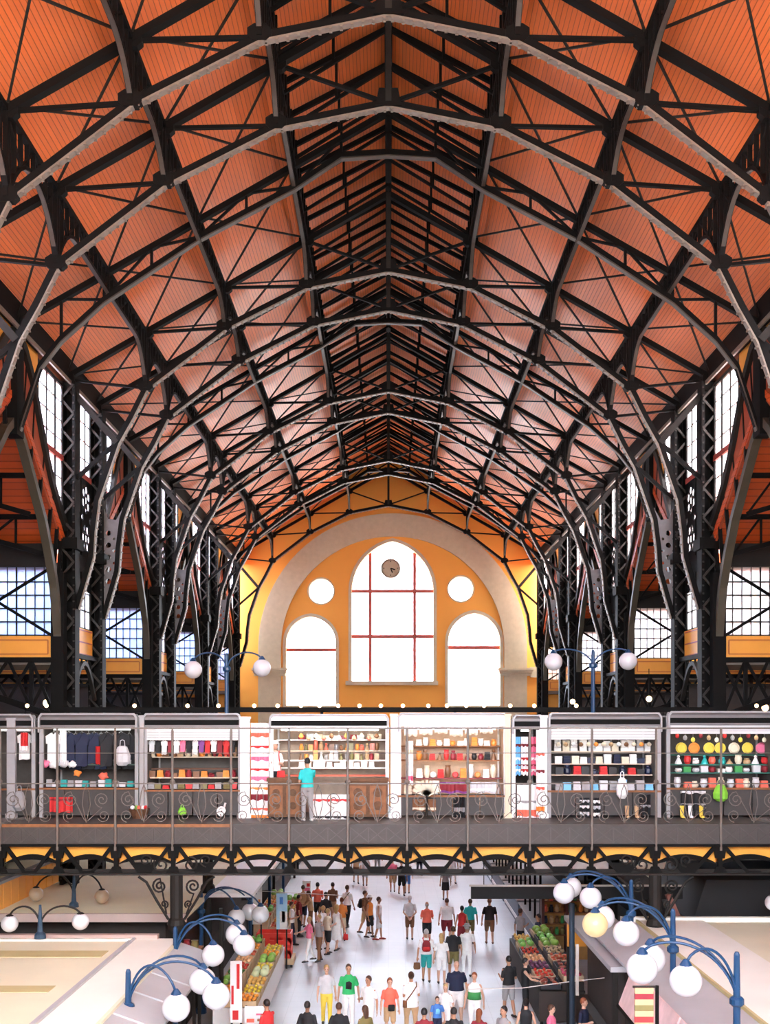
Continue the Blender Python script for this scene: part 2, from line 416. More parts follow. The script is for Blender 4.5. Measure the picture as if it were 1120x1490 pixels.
for s, side in ((-1, 'left'), (1, 'right')):
    X = s * XW
    fx = lambda u, v, t: Vector((X + t, u, v))
    for m in MIDS:
        for e in (-1, 1):
            ya, yb = 2.0, 4.5
            if m + e * yb > YW: continue
            ztop = 19.2
            prof = [(ya + (yb - ya) * i / 8) for i in range(9)]
            poly = [(m + e * d, interp(OUT, d) + .1) for d in prof] + [(m + e * yb, ztop), (m + e * ya, ztop)]
            w = struct('window_%d' % wn, MB().prism(poly, fx, -.01, .01), GLASSW if s > 0 else GLASSW); wn += 1
            b = MB()
            for d in (2.0, 2.85, 3.68, 4.46):
                t = .16 if d in (2.0, 4.46) else (.1 if d == 3.68 else .05)
                b.box(X - .05, X + .05, m + e * d - t / 2, m + e * d + t / 2, interp(OUT, d), ztop)
            b.box(X - .06, X + .06, min(m + e * ya, m + e * yb), max(m + e * ya, m + e * yb), ztop - .12, ztop)
            for z in (18.6, 18.0, 17.4, 16.2, 15.6):
                d0 = max(ya, min(yb, next((d for d in [ya + .05 * i for i in range(60)] if interp(OUT, d) < z), yb)))
                if yb - d0 > .1: b.box(X - .02, X + .02, min(m + e * d0, m + e * yb), max(m + e * d0, m + e * yb), z - .018, z + .018)
            b.build('glazing_bar', IRON2, w)
            z = 16.85; d0 = 2.4
            MB().box(X - .06, X + .06, min(m + e * d0, m + e * yb), max(m + e * d0, m + e * yb), z - .09, z + .09).build('transom', REDBAR, w)
            # orange panel beside the middle pilaster
            pr = [(.3 + 1.62 * i / 6) for i in range(7)]
            poly = [(m + e * d, interp(OUT, d) + .1) for d in pr] + [(m + e * 1.92, ztop + .1), (m + e * .3, ztop + .1)]
            poly = [(u, min(v, ztop + .1)) for u, v in poly]
            struct('wall_clerestory_' + side, MB().prism(poly, fx, -.06, .06), PANELO)
    for m in MIDS:                         # boarded strip between aisle roof and arch
        ds = [4.6 * i / 12 for i in range(13)]
        top = [(m + d * e, max(interp(OUT, d), 17.7 - .755 * d)) for e, dd in ((-1, ds[::-1]), (1, ds[1:])) for d in dd]
        bot = [(m + d * e, 17.5 - .755 * d) for e, dd in ((1, ds[::-1]), (-1, ds[1:])) for d in dd]
        struct('wall_arch_strip_' + side, MB().prism(top + bot, fx, -.03, .03), mat('dark red board strip', (.34, .06, .015), .6, 0, .2, 3))
    for (ya, yb) in PAIRS:
        y0, y1 = ya + .3, yb - .3
        w = struct('window_%d' % wn, MB().box(X - .01, X + .01, y0, y1, 11.66, 19.2), GLASSW); wn += 1
        b = MB(); n = 4
        for i in range(n + 1):
            y = y0 + (y1 - y0) * i / n; t = .16 if i in (0, n) else (.13 if i == 2 else .05)
            b.box(X - .05, X + .05, y - t / 2, y + t / 2, 11.66, 19.2)
        for z in [11.7, 12.3, 12.9, 17.4, 18.0, 18.6]: b.box(X - .02, X + .02, y0, y1, z - .02, z + .02)
        b.build('glazing_bar', IRON2, w)
        MB().box(X - .07, X + .07, y0, y1, 16.7, 16.9).build('transom', REDBAR, w)
        MB().box(X - .08, X + .08, y0, y1, 13.55, 14.1).build('cross_rail', IRON, w)
        b = MB(); ym = (y0 + y1) / 2
        for a0, a1 in ((y0 + .08, ym - .06), (ym + .06, y1 - .08)):
            ornament(b, s, X - s * .06, a0, a1, 14.1, 16.7); ornament(b, s, X - s * .06, a0, a1, 12.95, 13.55)
        b.build('scroll_grille', IRON, w)
        b = MB().box(X - .1, X + .1, y0, y1, 10.75, 11.66); struct('wall_sill_' + side, b, PANELO)
        b = MB()
        for z in (10.8, 11.2, 11.6): b.box(X - s * .1 - .02, X - s * .1 + .02, y0 + .1, y1 - .1, z - .02, z + .02)
        struct('trim_sill_' + side, b, REDBAR)
    # the wall pieces between last pair and far wall
    # ------------- aisles: gable boards over each bay, glazed cross screens, floors
for s, side in ((-1, 'left'), (1, 'right')):
    xi, xo = 10.55, 21.0
    fz = lambda u, v, t: Vector((s * t, u, v))
    for m in MIDS:
        h = 4.66
        for e in (-1, 1):
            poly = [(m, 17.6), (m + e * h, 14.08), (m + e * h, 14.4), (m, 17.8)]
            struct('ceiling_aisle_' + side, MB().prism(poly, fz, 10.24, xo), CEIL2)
    for (ya, yb) in PAIRS + [(73.0, 76.3)]:
        struct('ceiling_low_' + side, MB().box(min(s * 10.4, s * xo), max(s * 10.4, s * xo), ya - .25, yb + .25, 10.35, 10.6), mat('low roof slab', (.2, .17, .14), .8))
        for y, e in ((ya - .25, -1), (yb + .25, 1)):
            if y > 74: continue
            x0, x1 = min(s * xi, s * xo), max(s * xi, s * xo)
            struct('trim_valley_' + side, MB().box(x0, x1, y - .15, y + .15, 13.42, 14.15), IRON2)
            w = struct('window_%d' % wn, MB().box(x0, x1, y - .01, y + .01, 11.25, 13.42), GLASSB if s < 0 else GLASSW); wn += 1
            b = MB(); k = 36
            for i in range(k + 1):
                x = x0 + (x1 - x0) * i / k; t = .045 if i % 4 == 0 else .022
                b.box(x - t / 2, x + t / 2, y - .03, y + .03, 11.25, 13.42)
            for z in (11.28, 11.7, 12.12, 12.54, 12.96): b.box(x0, x1, y - .025, y + .025, z - .018, z + .018)
            b.build('glazing_bar', IRON2, w)
            b = MB(); xs = s * xi
            for i in range(3):
                xa = xs + s * i * 3.5; xb = xa + s * 3.5
                b.bar((xa, y - .1, 11.25), (xb, y - .1, 13.42), .05, .09); b.bar((xa, y - .1, 13.42), (xb, y - .1, 11.25), .05, .09)
            b.build('cross_brace', IRON, w)
            struct('wall_screen_' + side, MB().box(x0, x1, y - .08, y + .08, 10.55, 11.25), PANELO)
            b = MB()
            for i in range(3):
                xa = xs + s * (i * 3.5 + .15); xb = xa + s * 3.2; l, r = min(xa, xb), max(xa, xb)
                for (p, q) in (((l, 10.68), (r, 10.68)), ((l, 11.12), (r, 11.12)), ((l, 10.68), (l, 11.12)), ((r, 10.68), (r, 11.12))):
                    b.bar((p[0], y - .09, p[1]), (q[0], y - .09, q[1]), .03, .04)
            struct('trim_screen_' + side, b, mat('panel moulding', (.55, .15, .02), .5))
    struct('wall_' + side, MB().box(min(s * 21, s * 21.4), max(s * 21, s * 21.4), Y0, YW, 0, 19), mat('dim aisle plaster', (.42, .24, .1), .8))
    struct('floor_gallery_' + side, MB().box(min(s * 10.0, s * 21), max(s * 10.0, s * 21), Y0, YW, 5.55, 5.95), mat('gallery slab', (.2, .18, .16), .8))
# ------------------------------------------------------------------ iron roof
LOW = [(0, 22.9), (2.6, 22.38), (5.2, 21.06), (7.7, 19.14), (8.17, 18.2), (8.62, 17.4), (8.93, 16.5), (9.25, 15.58), (9.38, 14.57), (9.43, 13.78), (9.9, 12.14)]
def V(x, y, z): return Vector((x, y, z))
PART_M = {}
def pos_words(k):                       # which pair and which of the two
    return ORD[k // 2], ('nearer' if k % 2 == 0 else 'further')
def make_truss():
    t = thing('roof_truss', '', 'truss', (0, 0, 0), 'arched iron roof trusses of the nave')
    for s in (-1, 1):
        pts = [V(s * x, 0, z) for x, z in LOW]
        MB().path(pts, .12, .17, off=0).build('lower_chord', IRON, t)
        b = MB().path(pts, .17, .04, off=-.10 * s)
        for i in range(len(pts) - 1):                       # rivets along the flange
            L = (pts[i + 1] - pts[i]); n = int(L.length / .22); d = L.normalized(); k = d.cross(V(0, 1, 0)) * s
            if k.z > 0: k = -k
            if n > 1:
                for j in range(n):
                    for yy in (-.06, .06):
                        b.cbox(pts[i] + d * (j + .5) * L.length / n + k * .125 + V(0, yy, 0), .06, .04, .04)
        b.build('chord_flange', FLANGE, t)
        MB().path([V(0, 0, topz(0)), V(s * 10.3, 0, topz(10.3))], .2, .16).build('upper_chord', IRON, t)
        xs = [2.6, 5.2, 7.7]; zl = dict(LOW)
        for x in xs:
            b = MB()
            for dy in (-.08, .08): b.bar(V(s * x, dy, zl[x]), V(s * x, dy, topz(x)), .06, .1)
            b.build('post', IRON, t)
        tops = [2.6, 5.2, 7.7, 10.3]; bots = [0, 2.6, 5.2, 7.7]
        for a, c in zip(tops, bots):
            MB().bar(V(s * a, 0, topz(a)), V(s * c, 0, zl[c]), .1, .075).build('diagonal', IRON, t)
        MB().bar(V(s * 8.62, 0, 17.4), V(s * 10.25, 0, 19.3), .16, .18).build('knee_strut', IRON2, t)
        MB().bar(V(s * 8.62, 0, 17.4), V(s * 10.1, 0, 16.1), .12, .12).build('knee_strut', IRON, t)
        for x in [2.6, 5.2, 7.7]:
            for z in (zl[x] + .05, topz(x) - .02):
                poly = [(-.24, -.06), (-.14, -.15), (.14, -.15), (.24, -.06), (.24, .1), (.1, .19), (-.1, .19), (-.24, .1)]
                MB().prism(poly, lambda u, v, w: V(s * x + u, w, z + v), -.09, .09).build('gusset_plate', IRON, t)
        poly = [(-.3, -.3), (.25, -.4), (.2, .25), (-.25, .2)]
        MB().prism(poly, lambda u, v, w: V(s * (10.2 + u), w, 19.35 + v), -.16, .16).build('gusset_plate', IRON, t)
        # pierced bracket sheet between the arched foot and the column
        o = [(8.95, 16.45), (9.25, 15.58), (9.38, 14.57), (9.43, 13.78), (9.75, 12.7), (10.0, 12.3), (10.0, 16.3), (9.75, 15.6), (9.45, 15.55), (9.2, 16.0)]
        hs = [circ(9.72, 15.1 - .42 * i, .1, 8) for i in range(5)] + [circ(9.53, 14.9 - .42 * i, .055, 7) for i in range(4)] + [circ(9.9, 14.9 - .42 * i, .05, 7) for i in range(5)]
        MB().plate(o, hs, lambda u, v, w: V(s * u, w, v), -.03, .03).build('bracket_sheet', PANELIRON, t)
    b = MB()
    for dy in (-.09, .09): b.bar(V(0, dy, 22.9), V(0, dy, topz(0)), .07, .14)
    b.build('post', IRON2, t)
    MB().prism([(-.3, -.1), (.3, -.1), (.22, .3), (-.22, .3)], lambda u, v, w: V(u, w, 22.9 + v), -.12, .12).build('gusset_plate', IRON, t)
    return t
NTH = ['nearest', 'second', 'third', 'fourth', 'last']
tr0 = make_truss()
for i, y in sorted(enumerate(MAIN), key=lambda q: -(q[0] == 1)):
    t = tr0 if i == 1 else copy_tree(tr0)
    t.location = (0, y, 0)
    if i % 2 == 0:
        for ch in [c for c in t.children if c.name.startswith('bracket_sheet')]: bpy.data.objects.remove(ch)
    t['label'] = ('arched iron roof truss, %s one counted from the hall mouth' % ORD[i]) if i < 8 else 'arched iron roof truss standing right against the orange end wall'

# light lattice trusses midway between the pairs
LOWI = [(0, 24.2), (1.3, 24.12), (2.6, 23.25), (5.2, 21.87), (7.8, 20.15), (8.98, 19.08), (9.55, 18.34), (10.1, 16.66)]
def make_mid():
    t = thing('lattice_truss', '', 'truss', (0, 0, 0), 'light lattice trusses between the paired trusses')
    for s in (-1, 1):
        MB().path([V(s * x, 0, z) for x, z in LOWI], .14, .13).build('lower_chord', IRON, t)
        MB().path([V(s * x, 0, z - .12) for x, z in LOWI[:2]] + [V(s * 2.6, 0, 23.13)] + [V(s * x, 0, z - .115) for x, z in LOWI[3:]], .18, .035).build('chord_flange', FLANGE2, t)
        MB().path([V(0, 0, topz(0)), V(s * 10.3, 0, topz(10.3))], .18, .15).build('upper_chord', IRON, t)
        xs = [1.3, 2.6, 3.9, 5.2, 6.5, 7.8, 8.98]
        for x in xs: MB().bar(V(s * x, 0, interp(LOWI, x)), V(s * x, 0, topz(x)), .09, .07).build('post', IRON, t)
        for a, c in zip(xs, xs[1:]):
            k = xs.index(a) % 2
            p, q = ((a, interp(LOWI, a)), (c, topz(c))) if k else ((a, topz(a)), (c, interp(LOWI, c)))
            MB().bar(V(s * p[0], 0, p[1]), V(s * q[0], 0, q[1]), .07, .06).build('diagonal', IRON, t)
    MB().bar(V(0, 0, 24.2), V(0, 0, topz(0)), .12, .1).build('post', IRON, t)
    return t
mi0 = make_mid()
for i, y in enumerate(MIDS[1:]):
    t = mi0 if i == 0 else copy_tree(mi0)
    t.location = (0, y, 0)
    t['label'] = 'shallow lattice truss between arched trusses, %s counted from the hall mouth' % ORD[i]

# lengthwise lattice girders on six lines
def make_purlin(x, L, wide):
    """between two trusses L apart, from y=0 to L"""
    t = thing('lattice_girder', '', 'girder', (0, 0, 0), 'lengthwise lattice girders under the roof')
    zt = topz(x) + .02; zl = dict(LOW)[x]; zb = zt - .55; hw = min(1.5, L / 2 - .05)
    MB().bar(V(0, 0, zt), V(0, L, zt), .12, .12, (1, 0, 0)).build('upper_chord', IRON, t)
    def zlow(y):
        d = min(y, L - y)
        if d >= hw: return zb
        k = 1 - d / hw
        return zb - (zb - zl - .1) * (k ** 2.2)
    ys = [0.05, .2, .4, .65, .95, 1.25, 1.5]
    ys = [y for y in ys if y < L / 2 - .02]
    ys = ys + ([L / 2] if L < 4 else []) + [L - y for y in ys[::-1]]
    MB().path([V(0, y, zlow(y)) for y in ys], .13, .07, (1, 0, 0)).build('lower_chord', IRON, t)
    MB().path([V(0, y, zlow(y) - .04) for y in ys], .1, .025, (1, 0, 0)).build('chord_flange', FLANGE2, t)
    b = MB(); n = max(4, round(L / .42))
    for i in range(1, n):
        y = L * i / n; b.bar(V(0, y, zlow(y)), V(0, y, zt), .1, .05, (1, 0, 0))
    m = max(3, round(L / .85))
    for i in range(m):
        y, z = L * i / m, L * (i + 1) / m
        p, q = (zlow(y), zt) if i % 2 else (zt, zlow(z))
        if i % 2: b.bar(V(0, y, zlow(y)), V(0, z, zt), .05, .05, (1, 0, 0))
        else: b.bar(V(0, y, zt), V(0, z, zlow(z)), .05, .05, (1, 0, 0))
    b.build('lattice_web', IRON, t)
    return t
GIR = {}
rows = {2.6: 'beside the lantern', 5.2: 'halfway down the slope', 7.7: 'low on the slope'}
ends = [(17.5 - 4.7, 22.2)] + [(MAIN[i], MAIN[i + 1]) for i in range(8)]
for x in (2.6, 5.2, 7.7):
    for i, (a, c) in enumerate(ends):
        L = round(c - a, 2)
        for s, side in ((-1, 'left'), (1, 'right')):
            key = (x, L)
            if key not in GIR: GIR[key] = make_purlin(x, L, x < 3); t = GIR[key]
            else: t = copy_tree(GIR[key])
            t.location = (s * x, a, 0)
            t['label'] = 'iron lattice girder %s on the %s, %s span from the hall mouth' % (rows[x], side, ORD[i])
            t['place'] = 0
            del t['place']

# thin cross braces against the boards
BR = {}
frames = sorted(MAIN + MIDS[1:])
BX = [2.6, 5.2, 7.7, 10.2]
for j in range(3):
    x0, x1 = BX[j], BX[j + 1]
    for i in range(len(frames) - 1):
        L = round(frames[i + 1] - frames[i], 2)
        for s, side in ((-1, 'left'), (1, 'right')):
            key = (j, L, s)
            if key not in BR:
                t = thing('roof_brace', '', 'brace', (0, 0, 0), 'crossed wind braces under the boards')
                z0, z1 = topz(x0) + .1, topz(x1) + .1
                MB().bar(V(s * x0, 0, z0), V(s * x1, L, z1), .05, .045, (0, 0, 1)).build('rod', IRON2, t)
                MB().bar(V(s * x0, L, z0), V(s * x1, 0, z1), .05, .045, (0, 0, 1)).build('rod', IRON2, t)
                BR[key] = t
            else: t = copy_tree(BR[key])
            t.location = (0, frames[i], 0)
            t['label'] = 'crossed brace rods %s, %s side, %s gap from the hall mouth' % (['next to the lantern', 'at mid slope', 'above the eaves'][j], side, ORD[i])

# lantern rafters: a close row each side of the ridge
r0 = None
k = 0; y = 16.0
while y < YW - .5:
    for s, side in ((-1, 'left'), (1, 'right')):
        if (s, 'r') not in BR:
            t = thing('lantern_rafter', '', 'rafter', (0, 0, 0), 'close rafters of the ridge lantern')
            MB().bar(V(0, 0, 26.55), V(s * 2.95, 0, 25.02), .1, .13).build('rafter_bar', IRON, t)
            MB().bar(V(0, 0, 25.55), V(s * 2.6, 0, 23.95), .07, .08).build('tie_bar', IRON, t)
            MB().bar(V(s * 1.35, 0, 25.85), V(s * 1.35, 0, 24.7), .07, .07).build('hanger', IRON, t)
            BR[(s, 'r')] = t
        else: t = copy_tree(BR[(s, 'r')])
        t.location = (0, y, 0)
        t['label'] = 'dark rafter of the ridge lantern, %s on the %s from the hall mouth' % (ORD[k], side)
    y += 1.565; k += 1
rb = MB().box(-.1, .1, Y0 + 4, YW, 26.3, 26.6)
tag(rb.build('ridge_beam', IRON), 'long dark ridge beam along the top of the roof lantern', 'beam')

# ------------------------------------------------------------------ columns, arcade arches
def make_column():
    t = thing('iron_column', '', 'column', (0, 0, 0), 'tall riveted iron columns of the nave')
    b = MB()
    for dx in (-.2, .2):
        b.box(dx - .05, dx + .05, -.24, .24, 0.4, 19.3)
    for dy in (-.22, .22): b.box(-.16, .16, dy - .02, dy + .02, .4, 19.3) if dy > 0 else None
    b.build('shaft', IRON, t)
    b = MB(); n = 40
    for i in range(n):
        z = .5 + 18.7 * i / n; z2 = .5 + 18.7 * (i + 1) / n
        a, c = (-.2, .2) if i % 2 else (.2, -.2)
        b.bar(V(a, -.24, z), V(c, -.24, z2), .03, .07)
    for i in range(75):
        for dx in (-.2, .2): b.cbox((dx, -.255, .6 + i * .25), .05, .03, .05)
    b.build('lacing', mat('iron lacing', (.03, .026, .022), .6, spec=.2), t)
    MB().box(-.42, .42, -.42, .42, 0, .42).build('base', IRON, t)
    MB().box(-.34, .34, -.34, .34, 14.0, 14.35).build('collar', IRON, t)
    return t
c0 = None
for s, side in ((-1, 'left'), (1, 'right')):
    for i, y in enumerate(MAIN):
        if c0 is None: t = c0 = make_column()
        else: t = copy_tree(c0)
        t.location = (s * 10.12, y, 0)
        t['label'] = 'tall riveted iron column, %s one on the %s side from the hall mouth' % (ORD[i], side)

def make_arch():
    t = thing('arcade_arch', '', 'arch', (0, 0, 0), 'pointed iron arches between column pairs')
    for e in (-1, 1):
        MB().path([V(0, e * d, z) for d, z in OUT], .3, .26, (1, 0, 0)).build('outer_rib', IRON2, t)
        MB().path([V(0, e * d, z) for d, z in INN], .24, .22, (1, 0, 0)).build('inner_rib', mat('olive brown iron', (.06, .05, .03), .5, 0, .25, 3), t)
        for d, d2 in ((.6, 1.0), (1.4, 1.7), (2.2, 2.6), (3.0, 3.5), (3.6, 4.1), (3.9, 4.5)):
            MB().bar(V(0, e * d, interp(INN, d)), V(0, e * d2, interp(OUT, d2)), .1, .09, (1, 0, 0)).build('web_bar', IRON, t)
        MB().box(-.2, .2, min(e * 4.0, e * 4.36), max(e * 4.0, e * 4.36), 8.0, 13.2).build('spandrel_foot', IRON, t)
    MB().box(-.2, .2, -.28, .28, 16.4, 19.5).build('pilaster', IRON, t)
    return t
a0 = None
for s, side in ((-1, 'left'), (1, 'right')):
    for i, y in enumerate(MIDS[1:]):
        if a0 is None: t = a0 = make_arch()
        else: t = copy_tree(a0)
        t.location = (s * XW, y, 0)
        t['label'] = 'pointed double-ribbed iron arch into the %s aisle, %s from the hall mouth' % (side, ORD[i])

def make_tie():
    t = thing('column_tie', '', 'bracket', (0, 0, 0), 'curved ties between paired columns')
    pts = [V(0, .3 + 2.7 * i / 10, 9.3 + 1.2 * math.sin(PI * i / 10)) for i in range(11)]
    MB().path(pts, .12, .14, (1, 0, 0)).build('arched_tie', IRON2, t)
    for i in (2, 4, 6, 8): MB().bar(pts[i], V(0, pts[i].y, 10.7), .06, .06, (1, 0, 0)).build('tie_hanger', IRON, t)
    MB().box(-.1, .1, .25, 3.05, 10.62, 10.76).build('tie_bar', IRON, t)
    return t
a0 = None
for s, side in ((-1, 'left'), (1, 'right')):
    for i, (ya, yb) in enumerate(PAIRS[1:]):
        if ya < 30: continue
        if a0 is None: t = a0 = make_tie()
        else: t = copy_tree(a0)
        t.location = (s * 10.12, ya, 0)
        t['label'] = 'curved iron tie joining the %s column pair on the %s' % (ORD[i], side)

def make_aisle_truss(zb):
    t = thing('aisle_truss', '', 'truss', (0, 0, 0), 'arched lattice purlins of the aisle roofs')
    x0, x1 = 0, 10.2; n = 12
    MB().bar(V(x0, 0, .6), V(x1, 0, .6), .12, .16).build('upper_chord', IRON, t)
    pts = [V(x0 + (x1 - x0) * i / n, 0, -.55 + .95 * math.sin(PI * i / n)) for i in range(n + 1)]
    MB().path(pts, .12, .14).build('lower_chord', IRON, t)
    for i in range(1, n):
        MB().bar(pts[i], V(pts[i].x, 0, .6), .06, .06).build('post', IRON, t)
    for i in range(0, n, 2):
        MB().bar(pts[i], V(pts[i + 1].x, 0, .6), .06, .06).build('diagonal', IRON, t)
    return t
a0 = None
for s, side in ((-1, 'left'), (1, 'right')):
    for i, y in enumerate(MIDS[1:]):
        for j, d in enumerate((2.3, 3.6)):
            if a0 is None: t = a0 = make_aisle_truss(0)
            else: t = copy_tree(a0)
            z = 17.6 - (17.6 - 14.08) * d / 4.66 - .62
            t.location = (10.6 if s > 0 else -20.8, y + d, z)
            t['label'] = 'arched lattice purlin in the %s aisle, %s one of the %s bay' % (side, ['upper', 'lower'][j], ORD[i])

def make_brace():
    t = thing('aisle_arch', '', 'arch', (0, 0, 0), 'dark lattice arches under the aisle screens')
    n = 14; L = 10.2
    lo = [V(L * i / n, 0, 8.7 + 1.2 * math.sin(PI * i / n)) for i in range(n + 1)]
    MB().path(lo, .16, .2).build('lower_chord', IRON, t)
    MB().bar(V(0, 0, 10.5), V(L, 0, 10.5), .16, .16).build('upper_chord', IRON, t)
    b = MB()
    for i in range(n):
        b.bar(lo[i], V(lo[i + 1].x, 0, 10.5), .06, .09); b.bar(lo[i + 1], V(lo[i].x, 0, 10.5), .06, .09)
    b.build('lattice_web', IRON, t)
    for i in range(1, n, 2): MB().bar(lo[i], V(lo[i].x, 0, 10.5), .1, .12).build('post', IRON, t)
    return t
a0 = None
for s, side in ((-1, 'left'), (1, 'right')):
    for i, (ya, yb) in enumerate(PAIRS[1:]):
        if ya < 30: continue
        if a0 is None: t = a0 = make_brace()
        else: t = copy_tree(a0)
        t.location = (10.5 if s > 0 else -20.7, ya - .3, 0)
        t['label'] = 'dark lattice arch below a glazed screen, %s aisle, %s from the hall mouth' % (side, ORD[i])
# ------------------------------------------------------------------ bridge across the nave
YB = 27.5
DK = 5.95
POSTPX = [-82, 2, 85, 169, 252, 337, 421, 506, 592, 680, 770, 860, 953, 1047, 1142]
PX = [(p - 565) * YB / F for p in POSTPX]
XL, XR = -9.75, 9.75
TAUPE = mat('taupe iron railing', (.13, .105, .085), .5, 0, .2, 6)
FASC = mat('taupe fascia sheet', (.052, .042, .037), .6, 0, .25, 5, .2)
WOOD = mat('worn orange brown wood', (.25, .095, .028), .6, 0, .45, 7)
def spiral(c, r0, r1, a0, a1, n=18):
    return [(c[0] + (r0 + (r1 - r0) * i / n) * math.cos(a0 + (a1 - a0) * i / n), c[1] + (r0 + (r1 - r0) * i / n) * math.sin(a0 + (a1 - a0) * i / n)) for i in range(n + 1)]
br = thing('gallery_bridge', 'long dark iron gallery bridge crossing the whole nave at upper floor height', 'bridge', (0, YB, DK))
MB().box(XL, XR, YB + .05, 33.8, DK - .2, DK).build('deck', mat('grey bridge deck', (.075, .066, .06), .6, 0, .15, 1.5), br)
b = MB().box(XL, XR, YB - .02, YB + .02, DK - .44, DK + .0)
b.build('fascia', FASC, br)
for i in range(len(PX) - 1):
    a, c = max(PX[i], XL) + .06, min(PX[i + 1], XR) - .06
    b = MB(); n = 3
    for j in range(n):
        u0, u1 = a + (c - a) * j / n, a + (c - a) * (j + 1) / n
        b.bar((u0, YB - .03, DK - .40), (u1, YB - .03, DK - .03), .012, .02); b.bar((u0, YB - .03, DK - .03), (u1, YB - .03, DK - .40), .012, .02)
        b.box(u0 - .012, u0 + .012, YB - .04, YB - .02, DK - .42, DK)
    b.build('cross_moulding', mat('fascia moulding', (.062, .05, .044), .5), br)
    MB().box(a - .03, c + .03, YB - .06, YB + .03, DK - .02, DK + .055).build('toe_board', WOOD if PX[i] < -4 else FASC, br)
ZT, ZB = DK - .44, 4.74
MB().box(XL, XR, YB - .12, YB + .12, ZT - .06, ZT).build('upper_chord', IRON, br)
b = MB().box(XL, XR, YB - .16, YB + .16, ZB, ZB + .05); b.box(XL, XR, YB - .02, YB + .02, ZB, ZB + .14); b.build('lower_chord', IRON2, br)
for i, x in enumerate(PX):
    if not XL < x < XR: continue
    MB().box(x - .05, x + .05, YB - .06, YB + .06, ZB, ZT).build('post', IRON, br)
    MB().prism([(-.2, 0), (.2, 0), (.09, .2), (-.09, .2)], lambda u, v, w: V(x + u, YB + w, ZB + v), -.05, .05).build('gusset_plate', IRON, br)
    MB().prism([(-.17, 0), (.17, 0), (.11, -.36), (-.11, -.36)], lambda u, v, w: V(x + u, YB + w, ZT + v), -.05, .05).build('gusset_plate', IRON, br)
    for e in (-1, 1):
        j = i + e
        if 0 <= j < len(PX):
            m = (x + PX[j]) / 2
            MB().bar((x + e * .1, YB, ZT - .05), (m - e * .14, YB, ZB + .08), .09, .085).build('diagonal', IRON, br)
            if e > 0:
                near = min(abs(m - p) for p in (-5.3, 6.67)) < 1.1
                h = .3 if near else (.2 if -5.5 < m < 7 else .1)
                MB().prism([(-.16, 0), (.16, 0), (.16 + h * .45, h), (-.16 - h * .45, h)], lambda u, v, w: V(m + u, YB + w, ZB + v), -.055, .055).build('gusset_plate', IRON, br)
# orange jack arch fronts with dark ribs below
for i in range(len(PX) - 1):
    a, c = PX[i] + .04, PX[i + 1] - .04
    if c < XL or a > XR: continue
    m = (a + c) / 2; hw = (c - a) / 2; n = 12
    arc = [(m - hw + 2 * hw * k / n, ZT - .50 + .22 * (1 - ((k - n / 2) / (n / 2)) ** 2)) for k in range(n + 1)]
    MB().prism([(a, ZT + .1)] + arc + [(c, ZT + .1)], lambda u, v, w: V(u, w, v), 27.72, 33.2).build('jack_arch', PANELO, br)
    poly = arc + [(u, v - .03 - .1 * (1 - ((k - n / 2) / (n / 2)) ** 2)) for k, (u, v) in reversed(list(enumerate(arc)))]
    MB().prism(poly, lambda u, v, w: V(u, w, v), 27.62, 27.72).build('arch_rib', IRON, br)
b = MB().box(XL, XR, 33.3, 33.5, ZB + .1, DK - .2); b.build('rear_beam', IRON, br)

# supports with iron scrolls
def make_support(x, Y, label, full=True):
    t = thing('bridge_support', label, 'column', (x, Y, 0), 'cast columns carrying the bridge')
    MB().lathe((x, Y, 0), [(.22, 0), (.22, .3), (.16, .4), (.13, .6), (.12, 3.3), (.2, 3.36), (.23, 3.5), (.2, 3.62), (.16, 3.66), (.16, 4.74)], 12).build('shaft', IRON2, t)
    if full:
        for e in (-1, 1):
            MB().tube([V(x + e * .2, Y, 3.62), V(x + e * .5, Y, 4.1), V(x + e * .75, Y, 4.55), V(x + e * .95, Y, 4.69)], .035, 6).build('bracket', IRON2, t)
            p = spiral((x + e * .42, 4.45), .03, .19, 0, e * 2.2 * 2 * PI * .8, 22)
            MB().tube([V(u, Y, v) for u, v in p] + [V(x + e * .25, Y, 3.75)], .026, 6).build('scroll', IRON2, t)
            p = spiral((x + e * .3, 4.0), .02, .1, 1.5, 1.5 + e * 9, 16)
            MB().tube([V(u, Y, v) for u, v in p], .022, 6).build('scroll', IRON2, t)
            p = spiral((x + e * .36, 5.0), .02, .2, -1, -1 + e * 9, 20)
            MB().tube([V(u, Y - .1, v) for u, v in p], .026, 6).build('scroll', IRON2, t)
            p = spiral((x + e * .75, 5.1), .02, .16, 2, 2 + e * 9, 20)
            MB().tube([V(u, Y - .1, v) for u, v in p], .022, 6).build('scroll', IRON2, t)
    return t
make_support(-5.3, YB, 'cast column with scroll brackets under the bridge by the cream stall roofs')
make_support(6.67, YB, 'cast column with scroll brackets under the bridge by the blue lamps')
make_support(-5.45, 33.2, 'plain cast column under the far edge of the bridge, cream roof side', False)
make_support(6.8, 33.2, 'plain cast column under the far edge of the bridge, dark kiosk side', False)

